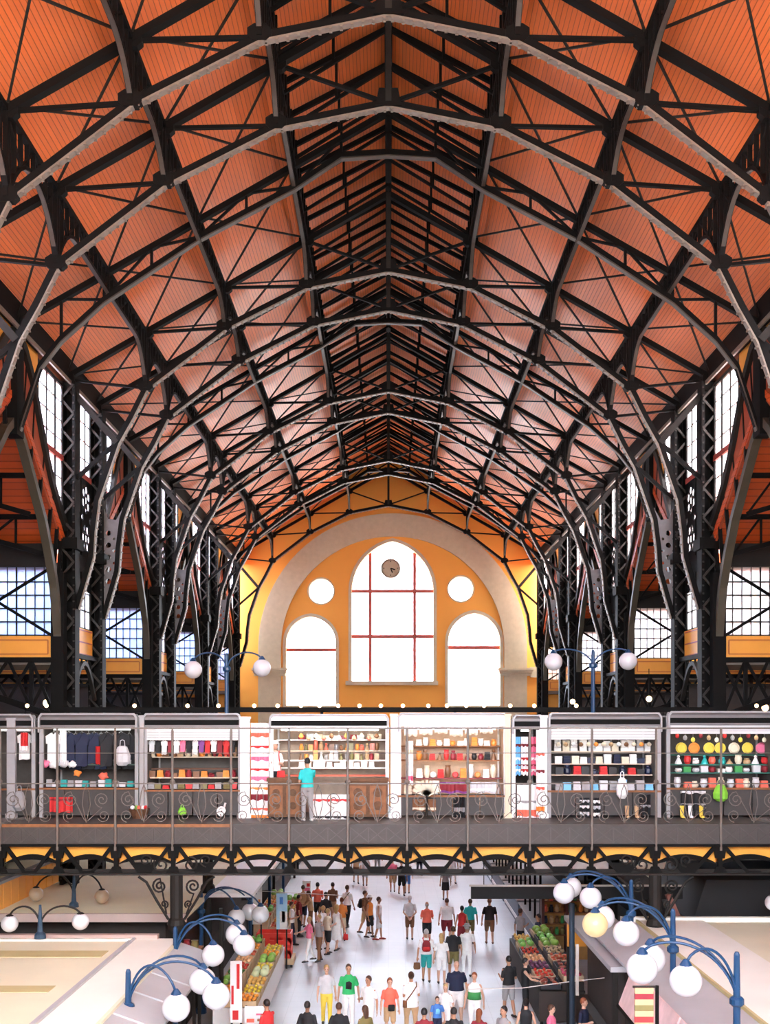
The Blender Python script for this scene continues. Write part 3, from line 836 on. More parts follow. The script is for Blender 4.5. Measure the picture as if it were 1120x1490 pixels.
# railing
rl = thing('bridge_railing', 'ornate iron railing with scroll panels along the near edge of the bridge', 'railing', (0, YB, DK))
for x in PX:
    if not XL < x < XR: continue
    b = MB(); b.tube([V(x, YB - .1, DK - .6), V(x, YB - .1, 8.42)], .032, 7); b.build('post', TAUPE, rl)
    MB().ball((x, YB - .1, 7.06), .07, 8, 6).build('knob', TAUPE, rl)
MB().bar((XL, YB - .1, 8.4), (XR, YB - .1, 8.4), .035, .045).build('top_rail', TAUPE, rl)
MB().tube([V(XL, YB - .1, 7.78), V(XR, YB - .1, 7.78)], .010, 5).build('wire', TAUPE, rl)
MB().bar((XL, YB - .1, 7.02), (XR, YB - .1, 7.02), .03, .03).build('middle_rail', TAUPE, rl)
for i in range(len(PX) - 1):
    a, c = PX[i], PX[i + 1]
    if c < XL or a > XR: continue
    m = (a + c) / 2; w = c - a; b = MB(); yy = YB - .1
    for e in (-1, 1):
        p = spiral((m + e * w * .27, 6.62), .03, .2, 0, e * 11, 22); b.tube([V(u, yy, v) for u, v in p] + [V(m + e * .04, yy, 6.1)], .012, 5)
        p = spiral((m + e * w * .3, 6.22), .03, .16, 1, 1 - e * 10, 20); b.tube([V(u, yy, v) for u, v in p], .011, 5)
        b.tube([V(m, yy, 6.05), V(m + e * .1, yy, 6.5), V(m + e * .07, yy, 6.8), V(m, yy, 7.0)], .011, 5)
    b.build('scroll_panel', TAUPE, rl)

# ------------------------------------------------------------------ stalls on the bridge
GREYP = mat('grey stall panel', (.052, .045, .041), .6, 0, .25, 4)
SHUT = mat('pale roller shutter', (.62, .62, .60), .45, 0, .06, 5)
BOXG = mat('grey shutter box', (.17, .155, .15), .4, 0, .15, 5)
STEEL = mat('pale grey stall frame', (.34, .33, .325), .4, 0, .12, 6)
WHITE = mat('white paint', (.85, .85, .84), .5, 0, .04, 5)
DARKIN = mat('dim stall back', (.10, .085, .075), .8, 0, .3, 5)
TUBE = mat('fluorescent tube', (1, .98, .95), .4, 0, .01, 2, emit=14, emitcol=(1, .97, .92))
LINEN = mat('white linen', (.88, .86, .84), .8, 0, .06, 14)
SHELFW = mat('pale shelf board', (.6, .48, .36), .6, 0, .15, 6)
PAL = {'white': (.86, .85, .83), 'red': (.62, .03, .03), 'dark red': (.25, .02, .03), 'black': (.012, .012, .014), 'navy': (.010, .015, .045), 'pink': (.8, .18, .3),
       'cream': (.75, .66, .5), 'tan': (.5, .32, .17), 'brown': (.2, .09, .04), 'orange': (.85, .28, .05), 'yellow': (.8, .6, .08), 'green': (.05, .3, .08),
       'bright green': (.25, .65, .05), 'teal': (.02, .32, .3), 'blue': (.06, .2, .55), 'sky blue': (.2, .55, .85), 'grey': (.32, .31, .31), 'pale grey': (.6, .6, .61),
       'purple': (.22, .06, .25), 'coral': (.85, .16, .1), 'olive': (.18, .15, .05), 'turquoise': (.02, .48, .47), 'emerald': (.03, .45, .13)}
def cm(name, rough=.75): return mat('cloth ' + name, PAL[name], rough, 0, .12, 10)
def cp(name): return mat('glazed ' + name, PAL[name], .35, 0, .15, 9)
YS = 30.0
def px2x(px, Y=YS): return (px - 565) * Y / F
def pz(py, Y=YS): return E + (1048 - py) * Y / F
def stall(px0, px1, label, shutter=0.0, box=True, lip=1147, front=True, boxtop=1040, frame=STEEL, backm=DARKIN, lamp=0.0, shelves=(), boxm=BOXG, roofcol=None, slot=True):
    x0, x1 = px2x(px0), px2x(px1); zt = pz(boxtop)
    t = thing('market_stall', label, 'stall', ((x0 + x1) / 2, YS + .9, DK), 'souvenir stalls in a row on the bridge')
    for x in (x0 + .05, x1 - .05):
        MB().box(x - .05, x + .05, YS - .05, YS + .05, DK, zt - .1).build('post', frame, t)
        MB().box(x - .05, x + .05, YS + 1.7, YS + 1.8, DK, zt - .1).build('post', frame, t)
    MB().box(x0 + .02, x1 - .02, YS + 1.72, YS + 1.78, DK, zt - .15).build('back_panel', backm, t)
    for x in (x0 + .03, x1 - .03): MB().box(x - .02, x + .02, YS + .05, YS + 1.7, DK, zt - .2).build('side_panel', backm, t)
    if box:
        b = MB(); r = .14; pts = [(-.16, 0), (.2, 0), (.2, .3), (.1, .36), (-.06, .36), (-.16, .27)]
        b.prism(pts, lambda u, v, w: V(w, YS + u, zt - .36 + v), x0 + .06, x1 - .06); sb = b.build('shutter_box', boxm, t)
        b = MB().path([V(x0 + .03, YS - .18, zt - .5), V(x0 + .03, YS - .18, zt - .1), V(x0 + .1, YS - .18, zt), V(x1 - .1, YS - .18, zt), V(x1 - .03, YS - .18, zt - .1), V(x1 - .03, YS - .18, zt - .5)], .06, .05)
        b.build('box_frame', STEEL, sb)
        if slot: MB().box(x0 + .06, x1 - .06, YS - .165, YS - .155, zt - .30, zt - .16).build('dark_slot', IRON, sb)
    MB().box(x0, x1, YS + .1, YS + 1.8, zt - .14, zt - .1).build('roof', roofcol or BOXG, t)
    if shutter:
        b = MB(); n = max(2, int(shutter / .07))
        for i in range(n):
            z = zt - .36 - shutter * (i + 1) / n; b.box(x0 + .1, x1 - .1, YS - .09 + (.004 if i % 2 else 0), YS - .06, z + .006, z + shutter / n)
        b.build('shutter', SHUT, t)
    zl = pz(lip)
    if front:
        b = MB(); n = max(2, round((x1 - x0) / .75))
        for i in range(n):
            a, c = x0 + (x1 - x0) * i / n, x0 + (x1 - x0) * (i + 1) / n
            MB().box(a + .015, c - .015, YS - .02, YS + .02, DK + .06, zl - .06).build('front_panel', GREYP, t)
        MB().box(x0, x1, YS - .08, YS - .03, zl - .05, zl).build('counter_edge', WOOD, t)
        MB().box(x0 + .02, x1 - .02, YS - .04, YS + .6, zl - .04, zl - .005).build('counter', GREYP, t)
    for py, dy, m in shelves:
        z = pz(py, YS + dy); MB().box(x0 + .08, x1 - .08, YS + dy, YS + 1.7 if dy > 1 else YS + dy + .35, z - .03, z).build('shelf', m, t)
    if lamp:
        b = MB().tube([V(x0 + .3, YS + .28, zt - .42), V(x1 - .3, YS + .28, zt - .42)], .022, 6); b.build('tube_lamp', mat('tube %d' % int(lamp), (1, .98, .95), .4, 0, .01, 2, emit=lamp, emitcol=(1, .95, .88)), t)
        MB().box(x0 + .25, x1 - .25, YS + .24, YS + .32, zt - .40, zt - .36).build('lamp_batten', WHITE, t)
    return t
stall(-90, 52, 'cut-off stall with pale panels at the far left end of the bridge row', lamp=3, box=True, shutter=.1)
stall(58, 202, 'stall with dark coats hanging under an open grey shutter box', lip=1146, boxtop=1039, shelves=((1112, .35, mat('green grey board', (.10, .16, .13), .6)),), lamp=2.5)
stall(209, 352, 'stall with a row of tiny garments below a half lowered white shutter', .36, lip=1149, boxtop=1039, shelves=((1101, .7, SHELFW), (1118, .6, mat('dark brown drawer', (.12, .05, .025), .6)), (1131, .4, SHELFW)), lamp=3)
stall(392, 566, 'bright open stall with carved brown counters and white shelf rows', 0, lip=1150, boxtop=1040, front=False, frame=WHITE, backm=mat('pale stall back', (.40, .30, .22), .7, 0, .3, 5), lamp=10, shelves=((1076, 1.1, WHITE), (1092, 1.0, SHELFW), (1106, .9, WHITE), (1117, .7, WHITE), (1128, .55, cm('coral'))), boxm=WHITE)
stall(578, 738, 'brilliantly lit white stall of embroidered linens and small pots', 0, lip=1157, boxtop=1038, frame=WHITE, slot=False, backm=mat('warm tan stall back', (.62, .42, .28), .7, 0, .3, 5), lamp=9, shelves=((1085, 1.1, WOOD), (1106, .95, WOOD), (1132, .7, mat('dark red shelf', (.2, .02, .02), .5))), boxm=WHITE)
stall(744, 790, 'narrow stall hung with patterned tablecloths between two white pillars', 0, lip=1150, boxtop=1041, frame=WHITE, lamp=5, front=False)
stall(796, 961, 'stall with white boxed goods below a lowered white shutter and a hanging plastic bag', .36, lip=1150, boxtop=1038, shelves=((1093, .9, SHELFW), (1111, .8, SHELFW), (1127, .6, SHELFW)), lamp=3)
stall(969, 1135, 'end stall with yellow painted plates and green shelves', .24, lip=1146, boxtop=1036, shelves=((1098, 1.0, mat('green shelf board', (.02, .13, .09), .5)), (1112, .8, mat('green shelf board', (.02, .13, .09), .5)), (1124, .5, mat('green shelf board', (.02, .13, .09), .5))), lamp=4)

def pillar(px0, px1, y0, label, m=WHITE):
    t = thing('stall_pillar', label, 'pillar', (px2x((px0 + px1) / 2, YS - .12), YS - .12, DK), 'white pillars between the stalls')
    x0, x1 = px2x(px0, YS - .1), px2x(px1, YS - .1)
    MB().box(x0, x1, YS - .22, YS - .09, DK + .12, pz(y0)).build('shaft', m, t); MB().box(x0 - .03, x1 + .03, YS - .26, YS - .08, DK, DK + .12).build('base', m, t)
    MB().box(x0 - .02, x1 + .02, YS - .24, YS - .085, pz(y0), pz(y0) + .06).build('cap', m, t)
pillar(350, 364, 1046, 'broad white pillar beside the red embroidered tablecloth')
pillar(568, 578, 1042, 'bright white pillar by the brilliantly lit linen stall')
pillar(734, 742, 1042, 'slim cream pillar between linen stall and tablecloth stall', mat('cream pillar paint', (.7, .6, .42), .6))
pillar(785, 795, 1044, 'white pillar beside the stall with white boxed goods')
pillar(204, 210, 1044, 'slim grey pillar between coat stall and tiny garment stall', STEEL)
pillar(12, 24, 1048, 'pale grey pillar at the end of the coat stall', STEEL)

# carved brown counters of the open stall
CARV = mat('carved brown wood', (.13, .055, .018), .6, 0, .55, 9, .6)
for a, c, lab in ((392, 440, 'carved brown wooden counter where the person with red bags stands'), (507, 564, 'carved brown wooden counter beside the white linens')):
    t = thing('wooden_counter', lab, 'counter', (px2x((a + c) / 2), YS - .3, DK), 'carved counters')
    x0, x1 = px2x(a), px2x(c)
    MB().box(x0, x1, YS - .42, YS - .09, DK + .05, pz(1136)).build('cabinet', CARV, t); MB().box(x0 - .03, x1 + .03, YS - .47, YS - .08, pz(1136), pz(1131)).build('top_board', CARV, t)
    n = 2
    for i in range(n):
        p, q = x0 + (x1 - x0) * i / n + .05, x0 + (x1 - x0) * (i + 1) / n - .05; b = MB()
        ring([(p, DK + .15), (q, DK + .15), (q, pz(1142)), (p, pz(1142))], -.06, lambda u, v, w: V(u, YS - .26 + w, v), b, -.02, .02) if False else b.plate([(p, DK + .12), (q, DK + .12), (q, pz(1142)), (p, pz(1142))], [circ((p + q) / 2, DK + .35 + .35 * k, min(.14, (q - p) * .3), 10) for k in range(2)] , lambda u, v, w: V(u, w, v), YS - .45, YS - .42)
        b.build('carved_panel', WOOD, t)

# ------- goods
def goods(name, cat, label, mb, m, group=None, loc=None):
    o = mb.build(name, m); c = Vector(loc) if loc else Vector()
    return tag(o, label, cat, group)
def garment(px, py, w, h, Y, color, label, group, kind='hanging_garment', cat='garment'):
    x, z = px2x(px, Y), pz(py, Y); W = w * Y / F / 2; H = h * Y / F
    t = thing(kind, label, cat, (x, Y, z), group)
    o = [(-W * .25, 0), (-W, -H * .12), (-W * 1.0, -H * .38), (-W * .72, -H * .36), (-W * .78, -H), (-W * .2, -H * .97), (W * .3, -H * 1.0), (W * .78, -H * .96), (W * .72, -H * .36), (W, -H * .38), (W, -H * .12), (W * .25, 0), (0, -H * .07)]
    b = MB(); b.prism(o, lambda u, v, q: V(x + u, Y + q + .02 * math.sin(u * 37 + v * 9), z + v), -.035, .035); b.build('cloth', cm(color), t)
    MB().tube([V(x - W * .5, Y, z - H * .05), V(x, Y, z + .03), V(x + W * .5, Y, z - H * .05)], .008, 5).build('hanger', STEEL, t)
    MB().tube([V(x, Y, z + .03), V(x, Y, z + .1), V(x + .02, Y, z + .12)], .006, 5).build('hook', STEEL, t)
    return t
# coats of the coat stall
for k, (px, w, h, c, l) in enumerate([(78, 22, 44, 'white', 'white blouse at the window side end of the coat row'), (100, 24, 48, 'navy', 'navy coat next to the white scarf cloth'), (119, 22, 50, 'navy', 'second navy coat of the coat row'),
        (137, 22, 46, 'navy', 'navy coat hanging just before the black coats'), (155, 22, 50, 'black', 'black coat behind the red scarf'), (176, 26, 48, 'black', 'black coat behind the grey bag'), (36, 20, 40, 'white', 'white and red shirt outside the coat stall')]):
    garment(px, 1066, w, h, YS + .25 + .03 * (k % 2), c, l + ' on the bridge', 'coats in the coat stall')
def cloth(px0, px1, py0, py1, Y, color, label, group=None, name='hanging_cloth', cat='cloth', bands=()):
    x0, x1, z1, z0 = px2x(px0, Y), px2x(px1, Y), pz(py0, Y), pz(py1, Y); n = 14
    def strip(za, zb, m, off):
        b = MB(); vs = []; fs = []
        for i in range(n + 1):
            x = x0 + (x1 - x0) * i / n; y = Y + .03 * math.sin(i * 1.7) + off
            vs += [(x, y, za + .02 * math.sin(i * .9)), (x, y, zb)]
        for i in range(n): fs.append((2 * i, 2 * i + 2, 2 * i + 3, 2 * i + 1))
        k = len(vs); vs += [(v[0], v[1] + .02, v[2]) for v in vs]; fs += [tuple(k + q for q in f[::-1]) for f in fs]
        for i in range(n): fs += [(2 * i, k + 2 * i, k + 2 * i + 2, 2 * i + 2), (2 * i + 1, 2 * i + 3, k + 2 * i + 3, k + 2 * i + 1)]
        fs += [(0, 1, k + 1, k), (2 * n, k + 2 * n, k + 2 * n + 1, 2 * n + 1)]
        b.mesh(vs, fs); return b
    if not bands:
        o = strip(z0, z1, None, 0).build(name, cm(color)); return tag(o, label, cat, group)
    t = thing(name, label, cat, ((x0 + x1) / 2, Y, z1), group)
    strip(z0, z1, None, 0).build('cloth', cm(color), t)
    for (f0, f1, c) in bands: strip(z0 + (z1 - z0) * f0, z0 + (z1 - z0) * f1, None, -.012).build('embroidered_band', cm(c), t)
    return t
cloth(87, 97, 1062, 1112, YS + .12, 'white', 'long white scarf hanging beside the navy coats')
cloth(139, 146, 1086, 1112, YS + .1, 'red', 'narrow red scarf hanging before a black coat')
cloth(30, 41, 1066, 1092, YS - .12, 'red', 'red shawl hanging outside the coat stall', bands=((.0, .25, 'white'),))
cloth(72, 106, 1160, 1182, YS - .2, 'red', 'red jacket draped low on the grey front of the coat stall', bands=((.75, .9, 'dark red'),))
cloth(365, 391, 1052, 1196, YS - .15, 'white', 'tall white tablecloth with red embroidery hanging by the broad pillar', bands=((.03, .07, 'orange'), (.12, .14, 'coral'), (.22, .28, 'dark red'), (.33, .35, 'orange'), (.42, .46, 'pink'), (.52, .54, 'red'), (.62, .66, 'pink'), (.75, .77, 'red'), (.86, .9, 'coral')))
cloth(455, 480, 1156, 1205, YS - .62, 'white', 'white linen with red flowers hanging beside the teal shirt', 'white linens before the open stall', bands=((.04, .1, 'brown'), (.3, .36, 'black'), (.8, .86, 'red')))
cloth(482, 508, 1156, 1205, YS - .62, 'white', 'white linen with red flowers hanging beside the carved counter', 'white linens before the open stall', bands=((.04, .1, 'brown'), (.3, .36, 'black'), (.8, .86, 'red')))
for i, (a, c, col_, bn) in enumerate([(746, 757, 'sky blue', 'white'), (758, 768, 'white', 'red'), (769, 780, 'pink', 'white')]):
    cloth(a, c, 1072, 1128, YS + .05, col_, '%s patterned tablecloth in the narrow stall, %s one' % (col_, ORD[i]), 'tablecloths in the narrow stall', bands=((.1, .16, bn), (.25, .28, 'dark red'), (.4, .46, bn), (.58, .6, 'grey'), (.75, .81, 'dark red')))
cloth(752, 785, 1142, 1194, YS - .1, 'white', 'white fringed tablecloth hanging low at the narrow stall', bands=((.12, .3, 'coral'), (.0, .08, 'black'), (.5, .56, 'grey')))
for i in range(6):
    cloth(588 + i * 22, 607 + i * 22, 1042 + (i % 2) * 2, 1071 - (i % 3) * 2, YS - .1 - .02 * (i % 2), 'white', 'white embroidered cloth along the top of the lit stall, %s from its bright pillar' % ORD[i], 'white cloths along the lit stall', bands=((.0, .1, 'cream'),))
cloth(590, 601, 1078, 1142, YS - .06, 'white', 'long white cloth beside the bright pillar of the lit stall', bands=((.1, .2, 'pink'), (.7, .8, 'cream')))
cloth(640, 680, 1138, 1154, YS - .1, 'purple', 'small dark pink patterned cloth on the lit stall counter front', bands=((.2, .8, 'dark red'),))
cloth(684, 722, 1138, 1154, YS - .1, 'pale grey', 'small grey patterned cloth on the lit stall counter front', bands=((.2, .4, 'white'),))
cloth(780, 792, 1062, 1186, YS - .28, 'white', 'narrow white cloth with red edging on the pillar of the boxed goods stall', bands=((.04, .1, 'orange'), (.3, .33, 'coral'), (.5, .53, 'dark red'), (.7, .73, 'coral')))
# tiny garments below the white shutter
for i, c in enumerate(['pale grey', 'black', 'white', 'dark red', 'white', 'pink', 'black', 'white', 'purple', 'red', 'white', 'dark red', 'red', 'black']):
    garment(221 + i * 9, 1077, 9.5, 17 + (i * 7 % 5), YS + .2 + .03 * (i % 2), c, 'tiny %s garment, %s in the row below the white shutter' % (c, ORD[i]), 'tiny garments below the half lowered shutter')
for i in range(12):
    c = ['white', 'cream', 'white', 'pale grey'][i % 4]
    pass
# small goods on shelves
def jar(x, y, z, r, h): return MB().lathe((x, y, z), [(r * .75, 0), (r, h * .2), (r, h * .62), (r * .6, h * .8), (r * .7, h * .86), (r * .7, h)], 9)
def pot(x, y, z, r, h): return MB().lathe((x, y, z), [(r * .6, 0), (r * .95, h * .3), (r, h * .6), (r * .8, h * .85), (r * .95, h)], 9)
def doll(x, y, z, r, h):
    b = MB().lathe((x, y, z), [(r, 0), (r * .95, h * .15), (r * .4, h * .6), (r * .28, h * .68)], 9); b.ball((x, y, z + h * .82), h * .17, 8, 6); return b
def folded(x, y, z, r, h):
    b = MB()
    for i in range(3):
        zz = z + h * i / 3; k = r * (1 - .06 * i); b.prism([(-k, 0), (k, 0), (k * 1.05, h * .16), (k, h * .31), (-k, h * .31), (-k * 1.02, h * .16)], lambda u, v, w: V(x + u, y + w, zz + v), -r * .7, r * .7)
    return b
def plateitem(x, y, z, r, h):
    b = ydisc((x, y, z + r), [(r, -.01), (r * 1.0, .0), (r * .7, .025), (r * .65, .012)], 14); return b
def gbox(x, y, z, r, h):
    b = MB().box(x - r, x + r, y - r * .7, y + r * .7, z, z + h * .8); b.box(x - r * 1.05, x + r * 1.05, y - r * .75, y + r * .75, z + h * .75, z + h); return b
KIND = {'jar': (jar, 'souvenir_jar', 'jar'), 'pot': (pot, 'painted_pot', 'pot'), 'doll': (doll, 'folk_doll', 'doll'), 'folded': (folded, 'folded_linen', 'linen'), 'plate': (plateitem, 'painted_plate', 'plate'), 'box': (gbox, 'gift_box', 'box')}
def row(px0, px1, py, dy, n, kinds, cols, h, where, seed=1):
    rnd = random.Random(seed); Y = YS + dy + .12; z = pz(py, YS + dy)
    cnt = {}
    for i in range(n):
        k = kinds[i % len(kinds)]; c = cols[(i * 3 + i // 3) % len(cols)]; fn, nm, cat = KIND[k]
        x = px2x(px0 + (px1 - px0) * (i + .5) / n, Y); r = abs(px2x(px1, Y) - px2x(px0, Y)) / n * .42; hh = h * Y / F * (.65 + .6 * rnd.random()); x += r * .5 * (rnd.random() - .5)
        if k == 'plate': r = min(r, hh / 2)
        q = cnt.get((k, c), 0); cnt[(k, c)] = q + 1
        o = fn(x, Y, z, r, hh).build(nm, cp(c) if k != 'folded' else cm(c))
        tag(o, '%s %s%s, %s such on %s' % (c, 'folk ' if k == 'doll' else '', cat, ORD[q], where), cat, 'goods on ' + where)
row(66, 192, 1112, .35, 14, ['folded', 'box', 'jar'], ['pale grey', 'white', 'orange', 'pink', 'yellow', 'grey', 'teal'], 9, 'the green grey board of the coat stall', 1)
row(66, 196, 1145, .05, 12, ['folded', 'box', 'folded'], ['grey', 'teal', 'red', 'pale grey', 'white'], 9, 'the coat stall counter', 2)
row(216, 300, 1101, .7, 8, ['box', 'jar'], ['cream', 'tan', 'brown', 'orange'], 9, 'the upper shelf below the tiny garments', 3)
row(302, 346, 1101, .7, 6, ['doll', 'pot'], ['tan', 'red', 'coral', 'dark red'], 14, 'the shelf end below the tiny garments', 4)
row(216, 346, 1131, .4, 12, ['box', 'folded', 'jar'], ['brown', 'dark red', 'white', 'orange', 'black'], 9, 'the low shelf of the tiny garment stall', 5)
row(214, 346, 1148, .05, 12, ['folded', 'box'], ['grey', 'red', 'pale grey', 'olive', 'brown'], 8, 'the counter of the tiny garment stall', 6)
row(434, 556, 1076, 1.1, 10, ['folded', 'box'], ['dark red', 'white', 'cream', 'pale grey'], 8, 'the top white shelf of the open stall', 7)
row(434, 552, 1092, 1.0, 16, ['jar', 'doll', 'box', 'pot'], ['orange', 'tan', 'brown', 'olive', 'coral', 'grey'], 12, 'the second shelf of the open stall', 8)
row(434, 552, 1106, .9, 16, ['doll', 'pot', 'jar', 'box'], ['brown', 'tan', 'grey', 'orange', 'dark red', 'olive', 'white'], 12, 'the third shelf of the open stall', 9)
row(434, 545, 1117, .7, 11, ['folded', 'box'], ['white', 'pale grey', 'white', 'cream'], 8, 'the fourth shelf of the open stall', 10)
row(604, 724, 1085, 1.1, 12, ['folded', 'pot', 'folded', 'jar'], ['white', 'orange', 'tan', 'white', 'dark red'], 10, 'the top shelf of the lit linen stall', 11)
row(604, 724, 1106, .95, 12, ['pot', 'jar', 'folded', 'doll'], ['orange', 'brown', 'dark red', 'brown', 'white', 'black', 'red'], 14, 'the middle shelf of the lit linen stall', 12)
row(604, 722, 1132, .7, 11, ['folded', 'pot', 'plate'], ['white', 'brown', 'orange', 'cream', 'red', 'white'], 17, 'the dark red shelf of the lit linen stall', 13)
row(586, 640, 1156, .05, 4, ['folded', 'pot'], ['cream', 'white', 'pale grey'], 18, 'the lit linen stall counter', 14)
row(806, 948, 1093, .9, 12, ['folded', 'box'], ['white', 'pale grey', 'white', 'cream'], 14, 'the top shelf of the boxed goods stall', 15)
row(806, 950, 1111, .8, 12, ['box', 'folded'], ['white', 'cream', 'white', 'navy', 'pale grey'], 12, 'the middle shelf of the boxed goods stall', 16)
row(806, 950, 1127, .6, 11, ['box', 'jar', 'folded'], ['black', 'red', 'white', 'navy', 'tan'], 11, 'the lower shelf of the boxed goods stall', 17)
row(806, 950, 1150, .05, 11, ['folded', 'box'], ['grey', 'pale grey', 'white', 'sky blue', 'blue'], 13, 'the counter of the boxed goods stall', 18)
row(980, 1118, 1097, 1.0, 7, ['plate'], ['yellow', 'cream', 'pink', 'orange', 'yellow', 'pale grey'], 27, 'the back wall shelf of the end stall', 19)
row(980, 1118, 1112, .8, 11, ['doll', 'pot', 'jar'], ['white', 'coral', 'tan', 'red', 'turquoise', 'cream'], 11, 'the upper green shelf of the end stall', 20)
row(980, 1118, 1124, .5, 11, ['pot', 'box'], ['white', 'dark red', 'pale grey', 'green'], 8, 'the lower green shelf of the end stall', 21)
row(980, 1118, 1146, .05, 11, ['pot', 'folded', 'jar'], ['pale grey', 'cream', 'grey', 'coral', 'white'], 12, 'the counter of the end stall', 22)
# bags, boots and bits hung before the stalls
def bag(px, py, w, h, Y, color, label, name='hanging_bag'):
    x, z = px2x(px, Y), pz(py, Y); W = w * Y / F / 2; H = h * Y / F
    t = thing(name, label, 'bag', (x, Y, z))
    MB().lathe((x, Y, z - H), [(W * .5, 0), (W * .95, H * .15), (W, H * .4), (W * .6, H * .75), (W * .3, H * .8)], 10).build('sack', cm(color), t)
    for e in (-1, 1): MB().tube([V(x + e * W * .3, Y, z - H * .22), V(x + e * W * .25, Y, z), V(x, Y, z + .03)], .012, 5).build('handle', cm(color), t)
bag(905, 1124, 17, 38, YS - .25, 'white', 'white plastic bag hanging before the boxed goods stall')
bag(178, 1078, 24, 36, YS - .15, 'pale grey', 'pale grey bag hanging before the black coat')
bag(28, 1144, 20, 36, YS - .2, 'grey', 'grey bag hanging low outside the coat stall')
bag(1048, 1136, 22, 30, YS - .3, 'bright green', 'bright green bag hanging before the end stall')
bag(265, 1172, 13, 14, YS - .3, 'bright green', 'small bright green bag low on the tiny garment stall')
def boots(px, py, color, label):
    Y = YS - .3; x = px2x(px, Y); z = DK; t = thing('boot', label, 'boot', (x, Y, z), 'boots shown on the bridge')
    b = MB().tube([V(x, Y, z + .34), V(x, Y, z + .1), V(x, Y - .03, z + .05), V(x, Y - .16, z + .045)], [.06, .05, .05, .045], 8); b.build('upper', cm(color), t)
    MB().box(x - .045, x + .045, Y - .2, Y + .06, z, z + .025).build('sole', IRON, t)
boots(912, 0, 'tan', 'tan boot standing below the plastic bag, pillar side'); boots(926, 0, 'tan', 'tan boot standing below the plastic bag, end stall side')
for i, px in enumerate((992, 1004, 1020)): boots(px, 0, ['yellow', 'white', 'yellow'][i], '%s boot by the front of the end stall, %s from the grey posts' % (['yellow', 'white', 'yellow'][i], ORD[i]))
# basket of small goods and swan-shaped white ornament
t = thing('wicker_basket', 'brown wicker basket of small bright goods before the slim grey pillar', 'basket', (px2x(206), YS - .3, DK))
MB().lathe((px2x(206), YS - .3, DK), [(.17, 0), (.27, .24), (.29, .26), (.25, .26), (.2, .2)], 14).build('bowl', mat('wicker', (.16, .07, .03), .8, 0, .5, 30, .6), t)
for i, c in enumerate(['white', 'bright green', 'coral', 'white', 'red']):
    x = px2x(206) - .18 + i * .09
    tag(MB().ball((x, YS - .3 + .05 * (i % 2), DK + .29), .06, 8, 6).build('wool_ball', cm(c)), '%s ball in the wicker basket, %s along' % (c, ORD[i]), 'ball', 'balls in the wicker basket')
p = spiral((0, 0), .02, .13, 0, 11, 24)
tag(MB().tube([V(px2x(325) + u, YS - .3, DK + .2 + v) for u, v in p] + [V(px2x(325) + .1, YS - .3, DK + .42)], .03, 6).build('wall_ornament', WHITE), 'white scroll-shaped ornament low before the tiny garment stall', 'ornament')

# rail of bulbs behind the stalls
rb = thing('bulb_rail', 'dark rail of small warm bulbs running behind the stall row', 'light rail', (0, 33.0, E + .3))
MB().box(XL, XR, 33.0, 33.12, E + .24, E + .39).build('rail', IRON, rb)
for px in (XL, -6, -2, 2, 6, XR): MB().box(px - .04, px + .04, 33.0, 33.08, DK, E + .3).build('post', IRON, rb)
BULB = mat('glowing bulb', (1, .8, .5), .3, 0, .01, 2, emit=2.2, emitcol=(1, .62, .3))
for px in (40, 68, 196, 273, 318, 370, 404, 438, 465, 492, 523, 554, 586, 623, 650, 678, 704, 742, 777, 838, 1100):
    c = at(px, 1031, 33.0); MB().ball((c.x, 32.97, E + .39 + .045), .06, 8, 6).build('bulb', BULB, rb)
for i, (px, py, Y, s) in enumerate([(68, 1023, 38.0, .13), (1113, 1030, 38, .12), (944, 1017, 38, .1), (833, 1021, 50, .12)]):
    c = at(px, py, Y); t = thing('aisle_lamp', ['warm round lamp glowing in the dark aisle above the coat stall', 'warm round lamp above the end stall', 'warm round lamp between two columns above the boxed goods stall', 'small warm lamp beside the far columns'][i], 'lamp', c)
    MB().ball(c, s, 10, 7).build('globe', BULB, t); MB().tube([c + V(0, 0, s * .9), c + V(0, 0, 10.4 - c.z - .02)], .015, 5).build('cord', IRON, t)

